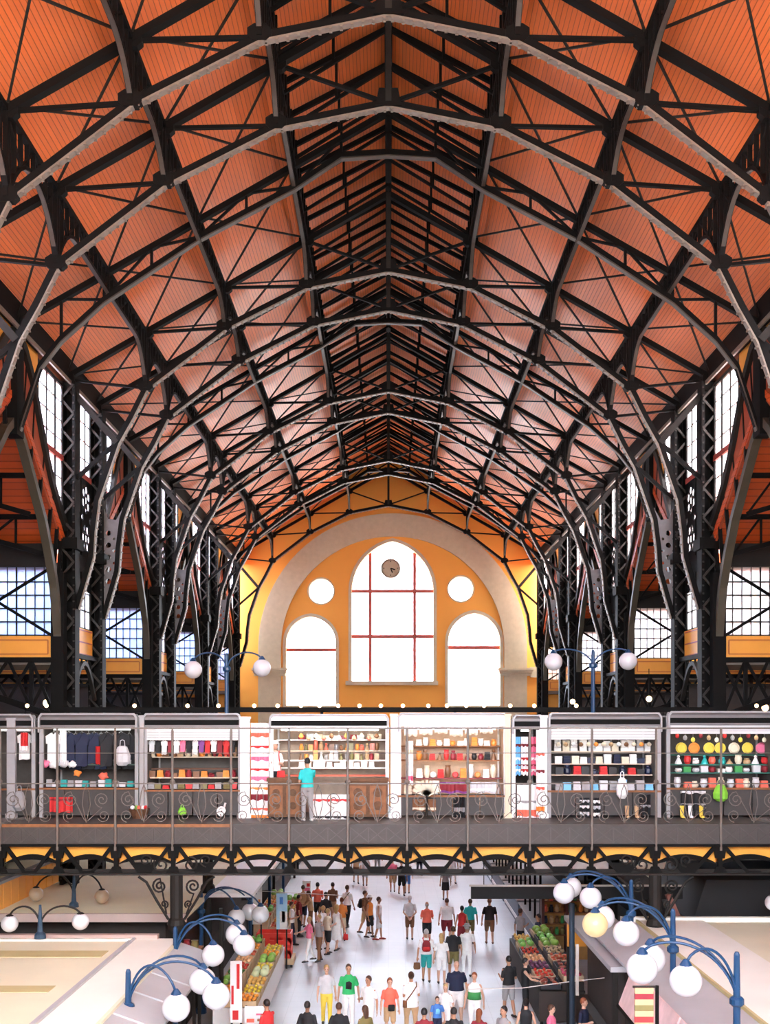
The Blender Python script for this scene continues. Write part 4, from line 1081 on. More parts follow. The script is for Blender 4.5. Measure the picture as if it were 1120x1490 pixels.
# ------------------------------------------------------------------ globe lamps
def lamp_globe(t, c, r, m=GLOBE):
    return MB().ball(c, r, 20, 14).build('globe', m, t, smooth=True)
def arch_arm(p, q, top, n=10):
    """arm that climbs from p, bends over at height top and drops to q"""
    out = []
    for i in range(n + 1):
        s = i / n; a = Vector(p).lerp(Vector(q), s)
        z0 = p[2] + (q[2] - p[2]) * s; h = top - max(p[2], q[2])
        out.append(V(p[0] + (q[0] - p[0]) * (s ** 1.3), p[1] + (q[1] - p[1]) * (s ** 1.3), z0 + (4 * s * (1 - s)) ** .8 * (top - (p[2] + q[2]) / 2)))
    return out
def gallery_lamp(x, Y, zt, globes, label, zb=0.0, gr=.26, warm=None, peak=None, collar=.85):
    t = thing('globe_lamp', label, 'street lamp', (x, Y, zb), 'blue posts with white globes')
    b = MB().lathe((x, Y, zb), [(.16, 0), (.16, .12), (.1, .2), (.065, .5), (.06, zt - collar - zb), (.1, zt - collar - zb + .02), (.1, zt - collar + .1 - zb), (.06, zt - collar + .12 - zb), (.05, zt - .05 - zb), (.03, zt - zb)], 10)
    b.build('post', BLUE, t)
    MB().lathe((x, Y, zt - collar - .04), [(.08, 0), (.12, .04), (.12, .12), (.08, .16)], 12).build('collar', BLUE, t)
    for i, (dx, dy, z) in enumerate(globes):
        c = V(x + dx, Y + dy, z); top = (peak or zt + .02)
        MB().tube(arch_arm((x, Y, zt - collar + .05), (c.x, c.y, c.z + gr + .02), top, 14), .024, 7).build('arm', BLUE, t, smooth=True)
        g = lamp_globe(t, c, gr, GLOBEWARM if warm == i else GLOBE)
        MB().lathe((c.x, c.y, c.z + gr * .88), [(.09, 0), (.1, .03), (.05, .1), (.03, .12)], 10).build('globe_cap', BLUE, g)
    return t
gallery_lamp(5.70, 18.0, 4.81, [(-.93, -.35, 4.42), (-1.47, .35, 4.46), (-1.2, .9, 4.5)], 'nearest blue lamp on the dark kiosk side, its three globes white', warm=None)
gallery_lamp(5.69, 22.0, 4.83, [(-1.0, -.3, 4.40), (-1.5, .3, 4.46), (-1.25, .85, 4.5)], 'middle blue lamp on the dark kiosk side, one globe lit warm yellow', warm=1)
gallery_lamp(5.78, 26.2, 4.80, [(-1.02, -.3, 4.42), (-1.55, .3, 4.44), (-1.3, .8, 4.5)], 'farthest blue lamp on the dark kiosk side, half under the bridge')
gallery_lamp(-4.85, 20.5, 3.96, [(.95, -.3, 3.32), (1.6, .25, 3.4), (1.25, .8, 3.55)], 'nearest blue lamp before the cream stall roofs, globes low at the frame edge', peak=4.05, collar=.75)
gallery_lamp(-4.92, 25.4, 3.83, [(.92, -.3, 3.24), (1.55, .25, 3.36), (1.3, .8, 3.5)], 'second blue lamp before the cream stall roofs', peak=3.95, collar=.75)
gallery_lamp(-5.5, 32.3, 3.55, [(1.05, -.1, 2.82), (1.72, .2, 2.86), (1.35, .7, 2.85)], 'blue lamp beyond the bridge column with three greyish globes', peak=3.65, collar=.6)
gallery_lamp(-4.7, 31.98, 10.55, [(-.98, 0, 10.07), (1.02, 0, 10.12)], 'blue double lamp standing behind the bridge stalls, cream roof side', zb=DK, peak=10.55, collar=.5)
gallery_lamp(5.95, 31.98, 10.65, [(-1.15, 0, 10.3), (1.02, 0, 10.32)], 'blue double lamp standing behind the bridge stalls, boxed goods side', zb=DK, peak=10.62, collar=.5)

# heaps of folded scarves in the coat stall and more dark hanging things
for i, (px, py, w, c) in enumerate([(64, 1114, 16, 'pink'), (78, 1115, 16, 'white'), (92, 1114, 15, 'pale grey'), (104, 1115, 13, 'white'), (112, 1128, 12, 'orange'), (150, 1132, 14, 'coral')]):
    x, z = px2x(px, YS + .15), pz(py, YS + .15)
    b = MB(); b.ball((x, YS + .2, z + .05), w * .0095, 10, 7, (1, .8, .75))
    for q, v in enumerate(b.v): b.v[q] = v + V(.02 * math.sin(v.z * 60), .015 * math.sin(v.x * 50), .02 * math.sin(v.x * 45 + i))
    tag(b.build('crumpled_scarf', cm(c), smooth=True), '%s crumpled scarf heaped at the front of the coat stall, %s along' % (c, ORD[i]), 'scarf', 'scarves heaped in the coat stall')
for i, (px, w, c) in enumerate([(88, 20, 'black'), (110, 22, 'navy'), (129, 22, 'black'), (147, 22, 'navy'), (167, 24, 'black'), (188, 20, 'black')]):
    garment(px, 1068, w, 52, YS + .5, c, 'long %s coat in the back row of the coat stall, %s along' % (c, ORD[i]), 'back row of coats')

# more small things hung and shown on the stalls
for i in range(13):
    c = ['cream', 'tan', 'white', 'brown', 'cream', 'orange'][i % 6]
    x, z = px2x(812 + i * 11, YS + .45), pz(1079, YS + .45)
    t = thing('hanging_trinket', '%s trinket hung under the shutter of the boxed goods stall, %s along' % (c, ORD[i]), 'trinket', (x, YS + .45, z), 'trinkets under the shutter')
    MB().lathe((x, YS + .45, z - .14), [(.02, 0), (.06, .03), (.07, .07), (.03, .12)], 8).build('body', cm(c), t)
    MB().tube([V(x, YS + .45, z - .03), V(x, YS + .45, z + .06)], .006, 4).build('string', STEEL, t)
for i in range(12):
    c = ['red', 'cream', 'tan', 'dark red', 'yellow', 'grey'][(i * 5) % 6]
    x, z = px2x(985 + i * 11.5, YS + .5), pz(1068 + (i % 3) * 3, YS + .5)
    t = thing('hanging_trinket', '%s small ornament hung above the plates of the end stall, %s along' % (c, ORD[i]), 'trinket', (x, YS + .5, z), 'ornaments above the plates')
    MB().ball((x, YS + .5, z - .05), .06, 9, 6, (1, .6, 1.2)).build('body', cp(c), t)
    MB().tube([V(x, YS + .5, z), V(x, YS + .5, pz(1058, YS + .5))], .006, 4).build('string', STEEL, t)
for i in range(11):
    c = ['orange', 'white', 'brown', 'coral', 'cream', 'tan'][(i * 5) % 6]
    x, z = px2x(438 + i * 11, YS + .6), pz(1067 + (i % 2) * 3, YS + .6)
    t = thing('hanging_trinket', '%s small ornament hung along the top of the open stall, %s along' % (c, ORD[i]), 'trinket', (x, YS + .6, z), 'ornaments along the open stall')
    MB().lathe((x, YS + .6, z - .14), [(.03, 0), (.07, .05), (.05, .1), (.02, .14)], 8).build('body', cm(c), t)
    MB().tube([V(x, YS + .6, z - .01), V(x, YS + .6, z + .12)], .006, 4).build('string', STEEL, t)
cloth(843, 857, 1161, 1190, YS - .12, 'black', 'black and white patterned bag flap hung low on the boxed goods stall, pillar side', bands=((.15, .3, 'pale grey'), (.5, .62, 'white'), (.8, .9, 'pale grey')))
cloth(860, 873, 1161, 1190, YS - .12, 'black', 'black and white patterned bag flap hung low on the boxed goods stall, beside its twin', bands=((.1, .25, 'white'), (.45, .6, 'pale grey'), (.75, .88, 'white')))
cloth(930, 946, 1156, 1186, YS - .12, 'black', 'black cloth hung low on the boxed goods stall beside the tan boots', bands=((.4, .5, 'grey'),))
cloth(990, 1026, 1150, 1180, YS - .12, 'black', 'black lace cloth hung low on the end stall above the yellow boots', bands=((.85, .97, 'pale grey'), (.3, .36, 'grey')))
cloth(660, 676, 1160, 1190, YS - .12, 'black', 'black lace cloth hung low on the linen stall', bands=((.3, .5, 'grey'),))
cloth(600, 634, 1163, 1180, YS - .12, 'brown', 'dark brown cloth hung low on the linen stall by its bright pillar', bands=((.1, .3, 'cream'),))
t = thing('fan_ornament', 'pale fan-shaped ornament standing before the linen stall counter', 'ornament', (px2x(620), YS - .35, DK))
x = px2x(620)
for i in range(9):
    a = PI * (.12 + .76 * i / 8); MB().bar((x, YS - .35, DK + .62), (x + .4 * math.cos(a), YS - .35, DK + .62 + .42 * math.sin(a)), .02, .075).build('blade', cm('cream'), t)
MB().lathe((x, YS - .35, DK), [(.16, 0), (.14, .03), (.03, .06), (.03, .64)], 10).build('stand', IRON2, t)
# ------------------------------------------------------------------ market stalls on the ground floor
CREAM = mat('cream stall roof', (.74, .69, .50), .75, 0, .12, .7)
CREAM2 = mat('pale stall roof strip', (.82, .79, .70), .7, 0, .08, .9)
GREYR = mat('grey awning slab', (.42, .42, .43), .6, 0, .12, 1.2)
OLIVE = mat('olive roof band', (.50, .42, .20), .8, 0, .2, 1.5)
PINKF = mat('pinkish fascia', (.45, .33, .29), .6, 0, .12, 2)
DARKW = mat('dark kiosk boards', (.035, .025, .02), .7, 0, .3, 4)
BLACK = mat('black sheet', (.012, .011, .011), .7, 0, .2, 3, spec=.25)
def kiosk(label, x0, x1, y0, y1, zr, side, wall=DARKW, roof=CREAM, parts=(), loc=None):
    t = thing('market_kiosk', label, 'kiosk', ((x0 + x1) / 2, (y0 + y1) / 2, 0), 'roofed kiosks on the market floor')
    MB().box(x0, x1, y0, y1, zr - .12, zr).build('roof', roof, t)
    MB().box(x0 + .3, x1 - .3, y0 + .5, y1 - .3, 0, .95).build('counter', wall, t)
    MB().box(x0 + .8, x1 - .8, y0 + 1.1, y1 - .6, .95, zr - .12).build('back_wall', wall, t)
    for x in (x0 + .12, x1 - .12):
        for y in (y0 + .12, y1 - .12):
            MB().box(x - .06, x + .06, y - .06, y + .06, 0, zr - .12).build('post', IRON2, t)
    for nm, mb, m in parts: mb.build(nm, m, t)
    return t
ZR = 3.4
# cream roofed kiosk in the lower left, its edge strips stepping down to the walk
kiosk('wide cream-roofed kiosk with an olive band, nearest the frame edge, before the blue lamps', -17, -6.06, 14, 26.3, ZR, -1, parts=[
    ('roof_band', MB().box(-17, -6.3, 24.1, 24.75, ZR, ZR + .015), OLIVE), ('roof_band', MB().box(-8.4, -6.5, 21.0, 21.5, ZR, ZR + .012), OLIVE),
    ('parapet', MB().box(-17, -5.5, 26.2, 26.4, ZR - .2, ZR + .08), PINKF), ('parapet', MB().box(-17, -6.06, 25.85, 26.0, ZR, ZR + .05), CREAM2),
    ('edge_strip', MB().box(-6.06, -4.98, 14, 26.3, ZR - .1, ZR - .02), CREAM2), ('edge_trim', MB().box(-6.12, -6.02, 14, 26.3, ZR - .02, ZR + .03), GREYR),
    ('edge_trim', MB().box(-5.02, -4.95, 14, 26.3, ZR - .08, ZR + .0), CREAM)] +
    [('awning_slab', MB().prism([(-4.96, ZR - .12), (-4.1, ZR - .42), (-4.1, ZR - .36), (-4.96, ZR - .06)], lambda u, v, w: V(u, w, v), 15 + 1.6 * i, 15 + 1.6 * i + 1.5), GREYR) for i in range(7)])
# second cream roof behind, with its dark shop front
kiosk('long cream-roofed kiosk with dark shop front, running behind the near kiosk under the bridge', -17, -5.4, 29.5, 47, ZR, -1, parts=[
    ('fascia', MB().box(-17, -5.4, 29.4, 29.5, ZR - .2, ZR + .02), PINKF),
    ('edge_strip', MB().box(-5.4, -4.05, 32.9, 47, ZR - .1, ZR + .01), mat('overexposed roof sheet', (.82, .80, .78), .6, 0, .05, 1)),  # continuing roof, overexposed glare put into its white colour
    ('shelf', MB().box(-16.6, -5.7, 29.9, 30.5, 1.7, 1.76), WOOD)])
t = thing('roof_parapet', 'orange board parapet with a blue grey cap standing on the second cream roof', 'parapet', (-12, 31, ZR))
for i in range(9): MB().box(-10.72, -10.62, 27.7 + .64 * i + 2, 27.7 + .64 * i + 2.6, ZR, ZR + .72).build('board', PANELO, t)
MB().box(-10.78, -10.56, 29.65, 35.5, ZR + .72, ZR + .8).build('cap', mat('blue grey cap', (.25, .3, .36), .5), t)
MB().box(-10.72, -10.6, 35.42, 35.52, ZR, ZR + .72).build('end_post', IRON2, t)
# goods in the dark shop front
rnd = random.Random(5)
for i in range(16):
    x = -16 + i * .66; c = ['brown', 'dark red', 'olive', 'tan', 'black', 'brown', 'dark red', 'grey'][i % 8]
    o = (gbox if i % 3 else jar)(x, 30.1, 1.76, .2, .4 + .25 * rnd.random()).build('crate' if i % 3 else 'storage_jar', cp(c))
    tag(o, '%s %s on the dark shop front shelf, %s from its far end' % (c, 'crate' if i % 3 else 'jar', ORD[i]), 'crate' if i % 3 else 'jar', 'goods in the dark shop front')
t = thing('goods_heap_table', 'low table with brown goods at the corner of the second cream kiosk', 'table', (-5.3, 28.6, 0))
MB().box(-6.1, -4.9, 28.2, 29.2, 2.55, 2.62).build('table_top', WOOD, t)
for x in (-6.0, -5.0):
    for y in (28.3, 29.1): MB().box(x - .04, x + .04, y - .04, y + .04, 0, 2.55).build('leg', IRON2, t)
for i in range(5):
    tag(pot(-5.9 + .22 * i, 28.5 + .1 * (i % 2), 2.62, .1, .28).build('clay_pot', cp(['brown', 'olive', 'tan', 'dark red', 'olive'][i])), 'dull pot on the low corner table, %s from the kiosk' % ORD[i], 'pot', 'pots on the corner table')

# right hand kiosks
kiosk('cream-roofed kiosk with pale and grey roof strips beside the near blue lamps', 6.4, 17, 12, 28.4, ZR, 1, parts=[
    ('edge_strip', MB().box(6.4, 8.1, 12, 28.3, ZR, ZR + .05), CREAM2), ('roof_seam', MB().box(6.36, 6.42, 12, 28.3, ZR, ZR + .07), OLIVE),
    ('awning_slab', MB().prism([(5.15, ZR - .2), (6.38, ZR - .06), (6.38, ZR), (5.15, ZR - .14)], lambda u, v, w: V(u, w, v), 12, 28.2), GREYR),
    ('parapet', MB().box(6.0, 17, 28.3, 28.5, ZR - .1, ZR + .12), CREAM2)])
t = thing('black_void', 'big black canopy box over the cream roof at the frame edge', 'void', (10.5, 31, ZR))  # black box added where there is only a dark void under the bridge
MB().prism([(8.0, 3.3), (15, 3.3), (15, 4.4), (8.35, 4.4)], lambda u, v, w: V(u, w, v), 28.9, 33).build('void_sheet', BLACK, t)
for x in (8.2, 14.8): MB().box(x - .06, x + .06, 29, 29.1, 0, 3.3).build('post', IRON, t)
MB().prism([(7.55, 3.35), (7.7, 3.35), (7.4, 4.05), (7.28, 4.0)], lambda u, v, w: V(u, w, v), 28.8, 29).build('brace_board', mat('red brown board', (.2, .07, .05), .6), t)
kiosk('dark narrow kiosk with draped front standing below the blue lamps', 4.95, 6.3, 24.5, 31, 3.1, 1, roof=GREYR, parts=[
    ('curtain', MB().box(5.5, 5.75, 24.4, 24.5, .3, 3.0), mat('dark grey curtain', (.05, .045, .042), .9, 0, .3, 4)), ('curtain', MB().box(6.0, 6.12, 24.4, 24.5, .3, 3.0), mat('rust curtain', (.2, .07, .03), .9, 0, .3, 4)),
    ('orange_panel', MB().box(4.98, 5.5, 30.6, 30.7, 2.3, 3.0), PANELO), ('front_panel', MB().box(5.0, 6.25, 24.45, 24.5, 0, 1.1), DARKW)])  # small upper panel is plain orange paint
t = thing('sign_beam', 'long black sign board hung under the bridge above the walk', 'sign board', (4.6, 30, 3.9))
MB().box(2.25, 8.0, 29.9, 30.05, 3.74, 4.1).build('board', BLACK, t); MB().box(2.2, 8.05, 29.86, 29.9, 4.08, 4.13).build('edge_strip', mat('pale strip', (.5, .45, .4), .5), t)
for x in (2.6, 5.0, 7.6): MB().tube([V(x, 29.97, 4.1), V(x, 29.97, 5.4)], .012, 5).build('hanger_rod', IRON2, t)
STR = [('red', .1), ('cream', .2), ('green', .1), ('yellow', .2)]
SY = 17.2
t = thing('striped_cloth', 'striped yellow, red and green cloth hanging beneath the near kiosk lamp', 'cloth', (4.05, SY, 3.9))
for i in range(13):
    MB().box(3.85, 4.14, SY - .03, SY + .03, 4.42 - .09 * (i + 1), 4.42 - .09 * i - .002).build('stripe', cm(['tan', 'dark red', 'tan', 'olive', 'tan', 'red', 'tan', 'green'][i % 8]), t)
MB().tube([V(3.82, SY, 4.43), V(4.22, SY, 4.43)], .02, 6).build('rod', IRON2, t); MB().tube([V(4.2, SY, 0), V(4.2, SY, 4.45)], .03, 6).build('post', IRON, t)
for i in range(3):
    t = thing('pink_board', 'whitish pink board along the kiosk edge, %s from the near blue lamp' % ORD[i], 'board', (4.95, 17.6 + i * 1.9, 3.1), 'pinkish boards along the kiosk edge')
    y0 = 17.0 + i * 1.9
    MB().prism([(4.72, 2.75), (5.0, 3.5), (5.04, 3.48), (4.76, 2.73)], lambda u, v, w: V(u, w, v), y0, y0 + 1.8).build('sheet', mat('pinkish sheet', (.72, .52, .5), .6, 0, .35, 3), t)
    MB().box(5.02, 5.1, y0 - .04, y0 + .04, 0, 3.2).build('post', IRON, t)
    MB().bar((4.71, y0, 2.74), (4.71, y0 + 1.8, 2.74), .05, .05).build('edge_rail', IRON, t)

# small two-armed lamps on the kiosk roofs
def roof_lamp(x, Y, z0, zt, globes, label, gm):
    t = thing('roof_lamp', label, 'lamp', (x, Y, z0), 'dark lamps on the kiosk roofs')
    MB().lathe((x, Y, z0), [(.14, 0), (.13, .1), (.07, .16), (.06, .35), (.03, zt - z0)], 10).build('post', mat('dark blue lamp paint', (.02, .05, .09), .5), t)
    for (dx, dz) in globes:
        c = V(x + dx, Y, z0 + dz)
        MB().tube(arch_arm((x, Y, z0 + .3), (c.x, c.y, c.z + .2), zt - .05, 12), .024, 6).build('arm', IRON2, t)
        g = lamp_globe(t, c, .2, gm)
        MB().lathe((c.x, c.y, c.z + .15), [(.1, 0), (.09, .04), (.04, .07)], 10).build('globe_cap', IRON2, g)
    return t
roof_lamp(-8.2, 25.9, ZR + .06, 4.25, [(-.72, .35), (.95, .4)], 'dark two-armed lamp with whitish globes on the near cream roof', GLOBE)
roof_lamp(-8.75, 30.6, ZR, 4.35, [(-1.05, .36), (.78, .3)], 'dark two-armed lamp with brownish globes on the second cream roof', mat('dusty brown globe', (.42, .3, .2), .4, 0, .2, 4))
roof_lamp(10.6, 27.6, ZR + .05, 4.3, [(-.95, .57)], 'single globe lamp before the black canopy at the frame edge', GLOBE)

# ------- produce displays along the walk
PROD = {'orange': ((.9, .33, .03), .055), 'lemon': ((.85, .66, .06), .05), 'tomato': ((.65, .05, .02), .05), 'melon': ((.28, .5, .08), .11), 'cucumber': ((.06, .22, .04), .06), 'lettuce': ((.2, .5, .08), .11),
        'apple': ((.55, .1, .04), .05), 'potato': ((.55, .38, .2), .055), 'pepper': ((.75, .45, .1), .06), 'grape': ((.16, .04, .1), .06), 'peach': ((.8, .42, .2), .055), 'radish': ((.6, .08, .15), .05), 'sausage': ((.34, .08, .05), .06), 'cabbage': ((.6, .68, .4), .12)}
FR = {}
def produce_crate(x, y, z, sx, sy, kind, label, crate_m, tilt=0, n=None):
    t = thing('produce_crate', label, 'crate', (x, y, z), 'produce crates along the walk')
    b = MB()
    b.box(x - sx, x + sx, y - sy, y + sy, z, z + .02)
    b.build('crate_floor', crate_m, t)
    for (a0, a1, c0, c1) in ((x - sx, x + sx, y - sy, y - sy + .02), (x - sx, x + sx, y + sy - .02, y + sy), (x - sx, x - sx + .02, y - sy, y + sy), (x + sx - .02, x + sx, y - sy, y + sy)):
        MB().box(a0, a1, c0, c1, z, z + .16).build('crate_side', crate_m, t)
    col, r = PROD[kind]; m = mat('skin of ' + kind, col, .4, 0, .18, 12)
    if kind not in FR:
        b = MB(); sc = {'cucumber': (2.2, .8, .8), 'sausage': (2.2, .8, .8), 'melon': (1.15, 1, .95), 'lettuce': (1, 1, .8), 'pepper': (1, .9, 1.2), 'potato': (1.3, 1, .9)}.get(kind, (1, 1, .94))
        b.ball((0, 0, 0), r, 9, 7, sc); b.ball((0, 0, r * .95 * sc[2]), r * .16, 5, 4)
        for i, v in enumerate(b.v):
            if kind in ('lettuce', 'cabbage', 'potato', 'pepper'): b.v[i] = v * (1 + .12 * math.sin(v.x * 90 + v.y * 60) * math.cos(v.z * 70))
        FR[kind] = (b.build(kind, m, smooth=True), [0])
    src, used = FR[kind]
    nx = max(2, int(2 * sx / (r * 2.1 * (2 if kind in ('cucumber', 'sausage') else 1)))); ny = max(2, int(2 * sy / (r * 2.1)))
    nx, ny = min(nx, 4), min(ny, 4); rr = random.Random(int(x * 100 + y * 10))
    for i in range(nx):
        for j in range(ny):
            o = src if used[0] == 0 else src.copy()
            if used[0]: COL.objects.link(o)
            used[0] = 1
            o.location = (x - sx + .03 + (2 * sx - .06) * (i + .5) / nx, y - sy + .03 + (2 * sy - .06) * (j + .5) / ny, z + .03 + r + .06 + .04 * ((i + j) % 2))
            o.rotation_euler = (rr.random() * .6, rr.random() * .6, rr.random() * 6)
            q = label.split(' crate')[0]
            tag(o, '%s piled in the %s crate' % (kind, q), 'vegetable' if kind in ('tomato', 'cucumber', 'lettuce', 'potato', 'pepper', 'radish', 'cabbage') else ('meat' if kind == 'sausage' else 'fruit'), '%s in the %s crate' % (kind, q))
PALE = mat('pale crate wood', (.62, .45, .27), .7, 0, .2, 9); REDC = mat('red plastic crate', (.8, .04, .02), .4, 0, .08, 5); BLKC = mat('dark plastic crate', (.03, .03, .035), .5)
def table(x0, x1, y0, y1, z, label, m, leg=IRON2):
    t = thing('display_table', label, 'table', ((x0 + x1) / 2, (y0 + y1) / 2, 0), 'produce tables along the walk')
    MB().box(x0, x1, y0, y1, z - .06, z).build('table_top', m, t)
    for x in (x0 + .08, x1 - .08):
        for y in (y0 + .08, (y0 + y1) / 2, y1 - .08): MB().box(x - .04, x + .04, y - .04, y + .04, 0, z - .06).build('leg', leg, t)
    MB().box(x0 + .02, x1 - .02, y0 - .0, y0 + .03, .1, z - .06).build('skirt', m, t)
    MB().box(x1 - .03 if x0 < 0 else x0, x1 if x0 < 0 else x0 + .03, y0, y1, .1, z - .06).build('skirt', m, t)
table(-4.75, -3.55, 29.6, 37.6, .85, 'long white-skirted produce table on the cream roof side of the walk', WHITE)
ks = ['orange', 'orange', 'lettuce', 'lemon', 'cucumber', 'pepper', 'tomato', 'cabbage', 'peach', 'lemon', 'apple', 'melon']
for i in range(8):
    for j in range(2):
        k = ks[(i * 2 + j) % 12] if i else 'orange'; y = 30.1 + i * .95
        produce_crate(-4.45 + .62 * j, y, .85 + .22 * (1 - j) + .0, .28, .42, k, '%s %s crate in the %s row of the white table' % (['back', 'front'][j], k, ORD[i]), PALE)
        if j == 0:
            tag(MB().box(-4.73, -4.17, y - .4, y + .4, .85, 1.07).build('crate_riser', PALE), 'low wooden riser under the back %s crate, %s row' % (k, ORD[i]), 'riser', 'risers on the white table')
# red crate stack beyond
for i in range(2):
    t = thing('red_crate', 'big red plastic crate at the far end of the white table, %s' % ['lower of two', 'upper of two'][i], 'crate', (-4.0, 38.7, .25 + .45 * i), 'red crates')
    b = MB().plate([(-4.6, .3 + .45 * i), (-3.4, .3 + .45 * i), (-3.4, .72 + .45 * i), (-4.6, .72 + .45 * i)], [[(-4.45 + .3 * q, .48 + .45 * i), (-4.27 + .3 * q, .48 + .45 * i), (-4.27 + .3 * q, .58 + .45 * i), (-4.45 + .3 * q, .58 + .45 * i)] for q in range(4)], lambda u, v, w: V(u, w, v), 38.3, 38.33)
    b.build('crate_side', REDC, t); MB().box(-4.6, -3.4, 38.33, 39.1, .3 + .45 * i, .34 + .45 * i).build('crate_floor', REDC, t)
    for (a, c) in ((-4.6, -4.57), (-3.43, -3.4)): MB().box(a, c, 38.33, 39.1, .3 + .45 * i, .72 + .45 * i).build('crate_side', REDC, t)
    MB().box(-4.6, -3.4, 39.07, 39.1, .3 + .45 * i, .72 + .45 * i).build('crate_side', REDC, t)
table(-4.7, -3.3, 38.2, 39.2, .3, 'low pallet table under the red crates', PALE)
# far displays on the same side
table(-5.0, -3.7, 40.0, 47.0, .9, 'second produce table farther along the cream roof side', PALE)
ks2 = ['lemon', 'tomato', 'lettuce', 'apple', 'orange', 'pepper', 'melon']
for i in range(7):
    produce_crate(-4.7, 40.5 + i, 1.1, .3, .4, ks2[i], 'upper %s crate on the second table, %s along' % (ks2[i], ORD[i]), PALE)
    tag(MB().box(-5.0, -4.4, 40.1 + i, 40.9 + i, .9, 1.1).build('crate_riser', PALE), 'wooden riser below the upper %s crate of the second table' % ks2[i], 'riser', 'risers on the second table')
    produce_crate(-4.05, 40.5 + i, .9, .3, .4, ks2[(i + 3) % 7], 'lower %s crate on the second table, %s along' % (ks2[(i + 3) % 7], ORD[i]), PALE)
# banners and boards of the left row
def board(px0, px1, py0, py1, Y, m, label, bands, name='sign_banner', stand=True, cat='banner'):
    x0, x1 = (px0 - 565) * Y / F, (px1 - 565) * Y / F; z1, z0 = E + (1048 - py0) * Y / F, max(.05, E + (1048 - py1) * Y / F)
    t = thing(name, label, cat, ((x0 + x1) / 2, Y, 0))
    MB().box(x0, x1, Y - .02, Y + .02, z0, z1).build('sheet', m, t)
    for (u0, u1, v0, v1, c) in bands:
        MB().box(x0 + (x1 - x0) * u0, x0 + (x1 - x0) * u1, Y - .028, Y - .02, z0 + (z1 - z0) * v0, z0 + (z1 - z0) * v1).build('printed_patch', cm(c), t)
    for x in (x0 + .03, x1 - .03): MB().box(x - .025, x + .025, Y + .02, Y + .07, 0, z1).build('stand_post', IRON2, t)
    return t
board(335, 352, 1398, 1488, 28.2, WHITE, 'tall white banner with red strokes beside the blue lamps', [(.55, .8, .55, .95, 'red'), (.1, .3, .3, .6, 'red'), (.2, .7, .05, .2, 'red')])
board(356, 384, 1464, 1490, 28.6, WHITE, 'white board with faint red print before the orange crates', [(.1, .5, .1, .3, 'coral'), (.6, .9, .5, .6, 'pink')])
board(366, 381, 1272, 1345, 36.9, WHITE, 'white banner with an orange stripe by the blue stall pole', [(.65, .85, .1, .5, 'orange'), (.0, .12, .0, 1, 'sky blue'), (.3, .5, .6, .7, 'navy')])
board(402, 418, 1300, 1352, 38.0, mat('light blue sheet', (.4, .68, .9), .6), 'light blue and white banner above the red crates', [(.3, 1, .0, .5, 'white'), (.5, .8, .2, .5, 'orange'), (.3, .6, .7, .9, 'blue')])
board(440, 452, 1282, 1298, 50, WHITE, 'white and pink banner far along the walk', [(.1, .9, .1, .4, 'pink'), (.5, .9, .5, .8, 'red')])
for i, (px, Y) in enumerate([(364, 36.0), (392, 43.0), (412, 50.0), (322, 30.4)]):
    x = (px - 565) * Y / F
    t = thing('stall_pole', ['blue pole by the white banner', 'blue pole farther along the second table', 'thin blue pole far down the cream roof side', 'dark pole by the corner of the second kiosk'][i] + ' of the walk', 'pole', (x, Y, 0), 'poles along the cream roof side')
    MB().tube([V(x, Y, 0), V(x, Y, 3.4)], .06, 8).build('shaft', BLUE if i < 3 else IRON2, t); MB().box(x - .12, x + .12, Y - .12, Y + .12, 0, .06).build('foot_plate', IRON2, t)

# right hand displays
table(4.25, 5.55, 31.0, 38.6, .95, 'long produce table on the dark kiosk side of the walk', DARKW)
ks3 = ['sausage', 'radish', 'tomato', 'sausage', 'grape', 'apple', 'peach', 'potato', 'tomato', 'melon', 'lettuce', 'lettuce', 'pepper', 'melon']
for i in range(7):
    for j in range(2):
        k = ks3[i * 2 + j]; y = 31.6 + i * 1.04
        produce_crate(4.6 + .64 * j, y, .95 + .24 * j, .3, .46, k, '%s %s crate in the %s row of the dark table' % (['front', 'back'][j], k, ORD[i]), PALE if (i + j) % 2 else BLKC)
        if j: tag(MB().box(4.94, 5.54, y - .44, y + .44, .95, 1.19).build('crate_riser', DARKW), 'dark riser under the back %s crate, %s row' % (k, ORD[i]), 'riser', 'risers on the dark table')
# cabinets farther along that side
for i in range(4):
    y0 = 40.2 + 6.0 * i
    t = thing('stall_counter', 'low dark stall counter with blue grey base, %s along the dark kiosk side' % ORD[i], 'counter', (6.2, y0 + 2.6, 0), 'stall counters far along the walk')
    MB().box(5.45, 6.6, y0, y0 + 5.4, 0, 1.0).build('cabinet', mat('blue grey counter', (.10, .13, .17), .5, 0, .2, 3), t); MB().box(5.38, 6.65, y0 - .05, y0 + 5.45, 1.0, 1.05).build('counter_top', STEEL, t)
    MB().box(5.42, 5.46, y0, y0 + 5.4, .15, .3).build('kick_strip', WHITE, t)
    for q in range(4): MB().box(5.6 - .04, 5.6 + .04, y0 + .3 + q * 1.5, y0 + .38 + q * 1.5, 1.05, 3.0).build('post', IRON, t)
    MB().box(5.4, 8.5, y0 - .1, y0 + 5.6, 3.0, 3.1).build('roof', CREAM2, t)
t = thing('display_cabinet', 'tall yellow-brown shelf of jars behind the lettuce crates', 'cabinet', (6.2, 39.3, 0))  # yellow brown is the cabinet's own colour
MB().box(5.5, 7.2, 39.5, 39.6, 0, 2.7).build('back_panel', mat('warm yellow brown back', (.5, .27, .08), .7, 0, .3, 4), t)
for z in (.95, 1.35, 1.75, 2.15): MB().box(5.5, 7.2, 39.15, 39.5, z - .03, z).build('shelf', WOOD, t)
for x in (5.5, 6.35, 7.2): MB().box(x - .05, x + .05, 39.1, 39.6, 0, 2.7).build('upright', mat('dark red upright', (.09, .02, .015), .6), t)
